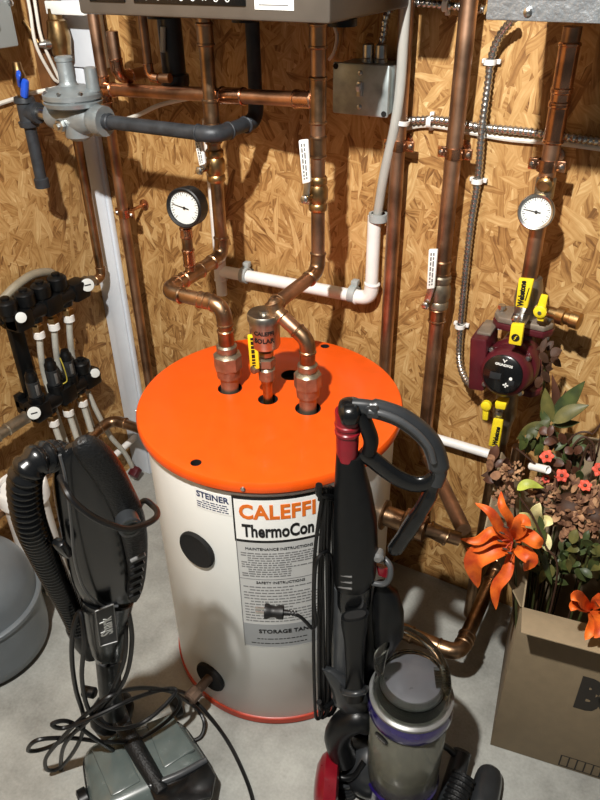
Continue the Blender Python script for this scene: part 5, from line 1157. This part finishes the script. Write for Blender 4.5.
# coral blossoms on thin sprigs
cor = [(547, 457, 11, .16, 'coral artificial blossom highest in the box beside the white tube'), (562, 476, 11, .13, 'coral artificial blossom right of the white tube, above dried petals'), (546, 479, 7, .13, 'small coral artificial blossom just below the white tube'), (585, 486, 10, .12, 'coral artificial blossom resting on the dried brown flower head'), (600, 470, 12, .15, 'coral artificial blossom cut by right edge of the photo')]
for i, (a, b, wpx, v, lb) in enumerate(cor):
    c = FP(a, b, v); t = flower('coral_blossom', lb, 'flower', c, v, 'coral blossoms in the box'); R = PR(c, wpx)*1.15; A, U, W_ = frame(TOC+V((rnd.uniform(-.3, .3), rnd.uniform(-.3, .3), .3)))
    for q in range(6):
        th = q*math.pi/3+i; dd = U*math.cos(th)+W_*math.sin(th)
        k = MB(); petal(k, [c, c+dd*R*.6+A*R*.25, c+dd*R*1.15+A*R*(.1 if q % 2 else .35)], R*.95, A, .0012, .3, n=6, m=5, seed=q+i*9); k.build('petal', 'coral', t, sharp=70)
    MB().ell(c+A*.003, (.004, .004, .004), None, 8, 6).build('flower_eye', 'leafwine', t); stem(t, c, v+.02, .0016)
# dried flower heads
def dried(a, b, R_px, v, lb, n, m='dried', flat=.6, seed=0):
    c = FP(a, b, v); t = flower('dried_flower_head', lb, 'dried flower', c, v, 'dried flower heads'); R = PR(c, R_px)*2; r_ = random.Random(seed); A, U, W_ = frame(TOC+V((0, 0, .4)))
    for mm, part in ((m, 'petals'), ('driedtan', 'pale_petals')):
        k = MB()
        for i in range(n if part == 'petals' else n//3):
            th = r_.uniform(0, 2*math.pi); rr = R*math.sqrt(r_.uniform(0.02, 1)); dd = U*math.cos(th)+W_*math.sin(th); hgt = A*math.sqrt(max(0, 1-(rr/R)**2))*R*flat
            p = c+dd*rr+hgt*r_.uniform(.6, 1.05); o = (dd*(rr/R)*1.1+A*.6+V((r_.uniform(-.5, .5), r_.uniform(-.5, .5), r_.uniform(-.4, .5)))).normalized(); l = R*r_.uniform(.22, .4)
            petal(k, [p-o*l*.4, p+o*l*.2, p+o*l*.8], l*r_.uniform(.5, .85), A+dd*.3, .001, r_.uniform(-.5, .6), n=6, m=3, seed=i)
        k.build(part, mm, t, sharp=70)
    k = MB(); k.ell(c, (R*.6, R*.6, R*.5), None, 12, 8); k.build('core', 'twig', t); stem(t, c, v+.03, .0022, 'twig')
dried(572, 508, 30, .12, 'large dried brown flower head in middle of the box', 90, seed=1)
dried(596, 515, 22, .10, 'dried brown flower head at right edge beside the largest one', 50, seed=2)
dried(512, 472, 11, .15, 'tan ball shaped dried flower head below the yellow grip', 40, 'driedtan', .9, seed=3)
dried(505, 498, 11, .08, 'dark brown dried flower head directly above the orange lily', 34, seed=4)
dried(541, 492, 14, .12, 'dried flower head between the lime leaf and largest dried head', 34, seed=5)
# leafy stems
def leafy(name, lb, base, leaves, v, m='leaf', cat='leafy stem', sm='stem', cup=.22, group=None):
    c = FP(*base, v); t = flower(name, lb, cat, c, v, group)
    for i, (pp, wpx, vv, mm) in enumerate(leaves):
        path = [FP(a, b, vv+.006*j) for j, (a, b) in enumerate(pp)]
        if len(path) == 2: path = [path[0], (path[0]+path[1])/2+V((0, -.006, .008)), path[1]]
        k = MB(); petal(k, path, PR(path[1], wpx)*2, TOC+V((.15*math.sin(i*2.1), 0, .35)), .0011, cup, prof=leafprof, n=12, m=5, seed=i); lf = k.build('leaf', mm or m, t, sharp=70)
    stem(t, c, v+.03, .0024, sm); return t
leafy('leafy_stem', 'tall stem of dark green and wine leaves rising behind the circulator valve', (553, 424), [([(552, 422), (568, 402), (585, 381)], 17, .24, 'leaf'), ([(553, 423), (570, 412), (589, 405)], 15, .22, 'leafolive'), ([(551, 422), (547, 405), (545, 388)], 13, .24, 'leafolive'), ([(552, 420), (556, 398), (552, 374)], 9, .25, 'leafwine'), ([(550, 424), (544, 417), (541, 408)], 8, .23, 'leaf'), ([(553, 425), (566, 424), (580, 422)], 9, .23, 'leaf'), ([(549, 423), (530, 428), (516, 440)], 9, .24, 'leafolive'), ([(552, 421), (562, 405), (566, 390)], 8, .25, 'leafwine')], .24, group='leafy stems in the box')
leafy('leafy_stem', 'pale lime leaf on a short stem above the cream lily', (520, 492), [([(517, 490), (528, 484), (544, 488)], 10, .08, 'leaflime')], .09, group='leafy stems in the box')
leafy('leafy_stem', 'upright dark green blade leaf beside the cream lily', (541, 545), [([(542, 548), (541, 530), (540, 513)], 9, .05, 'leaf'), ([(546, 566), (535, 548), (528, 528)], 5, .05, 'leaf'), ([(552, 585), (545, 560), (552, 540)], 6, .05, 'leaf')], .08, group='leafy stems in the box')
r_ = random.Random(11)
def bushy(lb, cx_, cy_, rx, ry, v, n, mats, seed):
    r_ = random.Random(seed); L_ = []
    for i in range(n):
        a = r_.uniform(0, 2*math.pi); q = math.sqrt(r_.uniform(.02, 1)); x, y = cx_+rx*q*math.cos(a), cy_+ry*q*math.sin(a); th = r_.uniform(0, 6.3); l = r_.uniform(9, 17)
        L_.append(([(x, y), (x+l*.5*math.cos(th), y+l*.5*math.sin(th)-1.5), (x+l*math.cos(th), y+l*math.sin(th))], r_.uniform(6, 11), v+r_.uniform(-.04, .04), r_.choice(mats)))
    return leafy('leafy_stem', lb, (cx_, cy_), L_, v, group='leafy stems in the box')
bushy('bushy dark green stem at right edge below the dried heads', 588, 556, 20, 26, .06, 34, ['leaf', 'leaf', 'leafolive'], 1)
bushy('bushy dark green stem behind the coral blossoms', 568, 458, 20, 16, .2, 34, ['leaf', 'leaf', 'leafwine', 'stem'], 2)
bushy('small dark leafy sprig left of the highest coral blossom', 543, 437, 18, 12, .2, 24, ['leaf', 'leafwine', 'stem'], 3)
bushy('dark shady leaves low in the box behind the front flap', 556, 565, 20, 18, .09, 30, ['leaf', 'stem', 'leafolive'], 4)
bushy('brown curled leaves at left corner of the box beside the yellow grip', 500, 470, 12, 16, .16, 20, ['leafwine', 'twig', 'dried'], 5)
bushy('dry dark leaves on the wall side right of the circulator', 545, 368, 8, 22, .27, 12, ['leafwine', 'twig', 'twig'], 6)
for i, (pts, lb, v) in enumerate((([(566, 470), (572, 448), (584, 437), (594, 446), (592, 460), (580, 466)], 'curly dark twig looping above the coral blossoms', .18), ([(560, 452), (576, 434), (592, 434), (598, 450)], 'curved dark twig arching near the right back flap', .2), ([(516, 448), (526, 456), (540, 470), (556, 500)], 'straight dark twig crossing below the tan dried head', .13), ([(520, 498), (532, 515), (545, 545), (556, 585)], 'dark stem running down between cream petals', .04))):
    solo(MB().tube(spline([FP(a, b, v) for a, b in pts]+[B(max(.05, (FP(*pts[-1], v)-FL).dot(bx_)), min(BD-.06, v+.03), .02)], 6), .0022, 7), 'twig', 'twig', lb, 'twig', 'twigs in the box')
a, b = FP(531, 466, .14), FP(548, 470, .11)
t = solo(MB().lathe(a, b-a, [(0, .0075), (.001, .0085), ((b-a).length, .0085), ((b-a).length+.001, .0075), ((b-a).length-.006, .006)], 14), 'white_tube_end', 'pvc', 'short white plastic tube lying among flowers in the box', 'tube')

# ------------------------------------------------------------------ light
def lamp(loc, e, size, col):
    d = bpy.data.lights.new('ceiling_bulb_light', 'POINT'); d.energy = e; d.shadow_soft_size = size; d.color = col
    o = bpy.data.objects.new('ceiling_bulb_light', d); COL.objects.link(o); o.location = loc; return o
LP = V((1.23, -1.63, 2.5))
lamp(LP, 340, .03, (1.0, .975, .925))
w = bpy.data.worlds.new('world'); SC.world = w; w.use_nodes = True
w.node_tree.nodes['Background'].inputs[0].default_value = (.9, .95, 1.0, 1); w.node_tree.nodes['Background'].inputs[1].default_value = .1
SC.view_settings.view_transform = 'Standard'; SC.view_settings.look = 'None'; SC.view_settings.gamma = 1; SC.view_settings.exposure = 0
SC.view_settings.use_curve_mapping = False
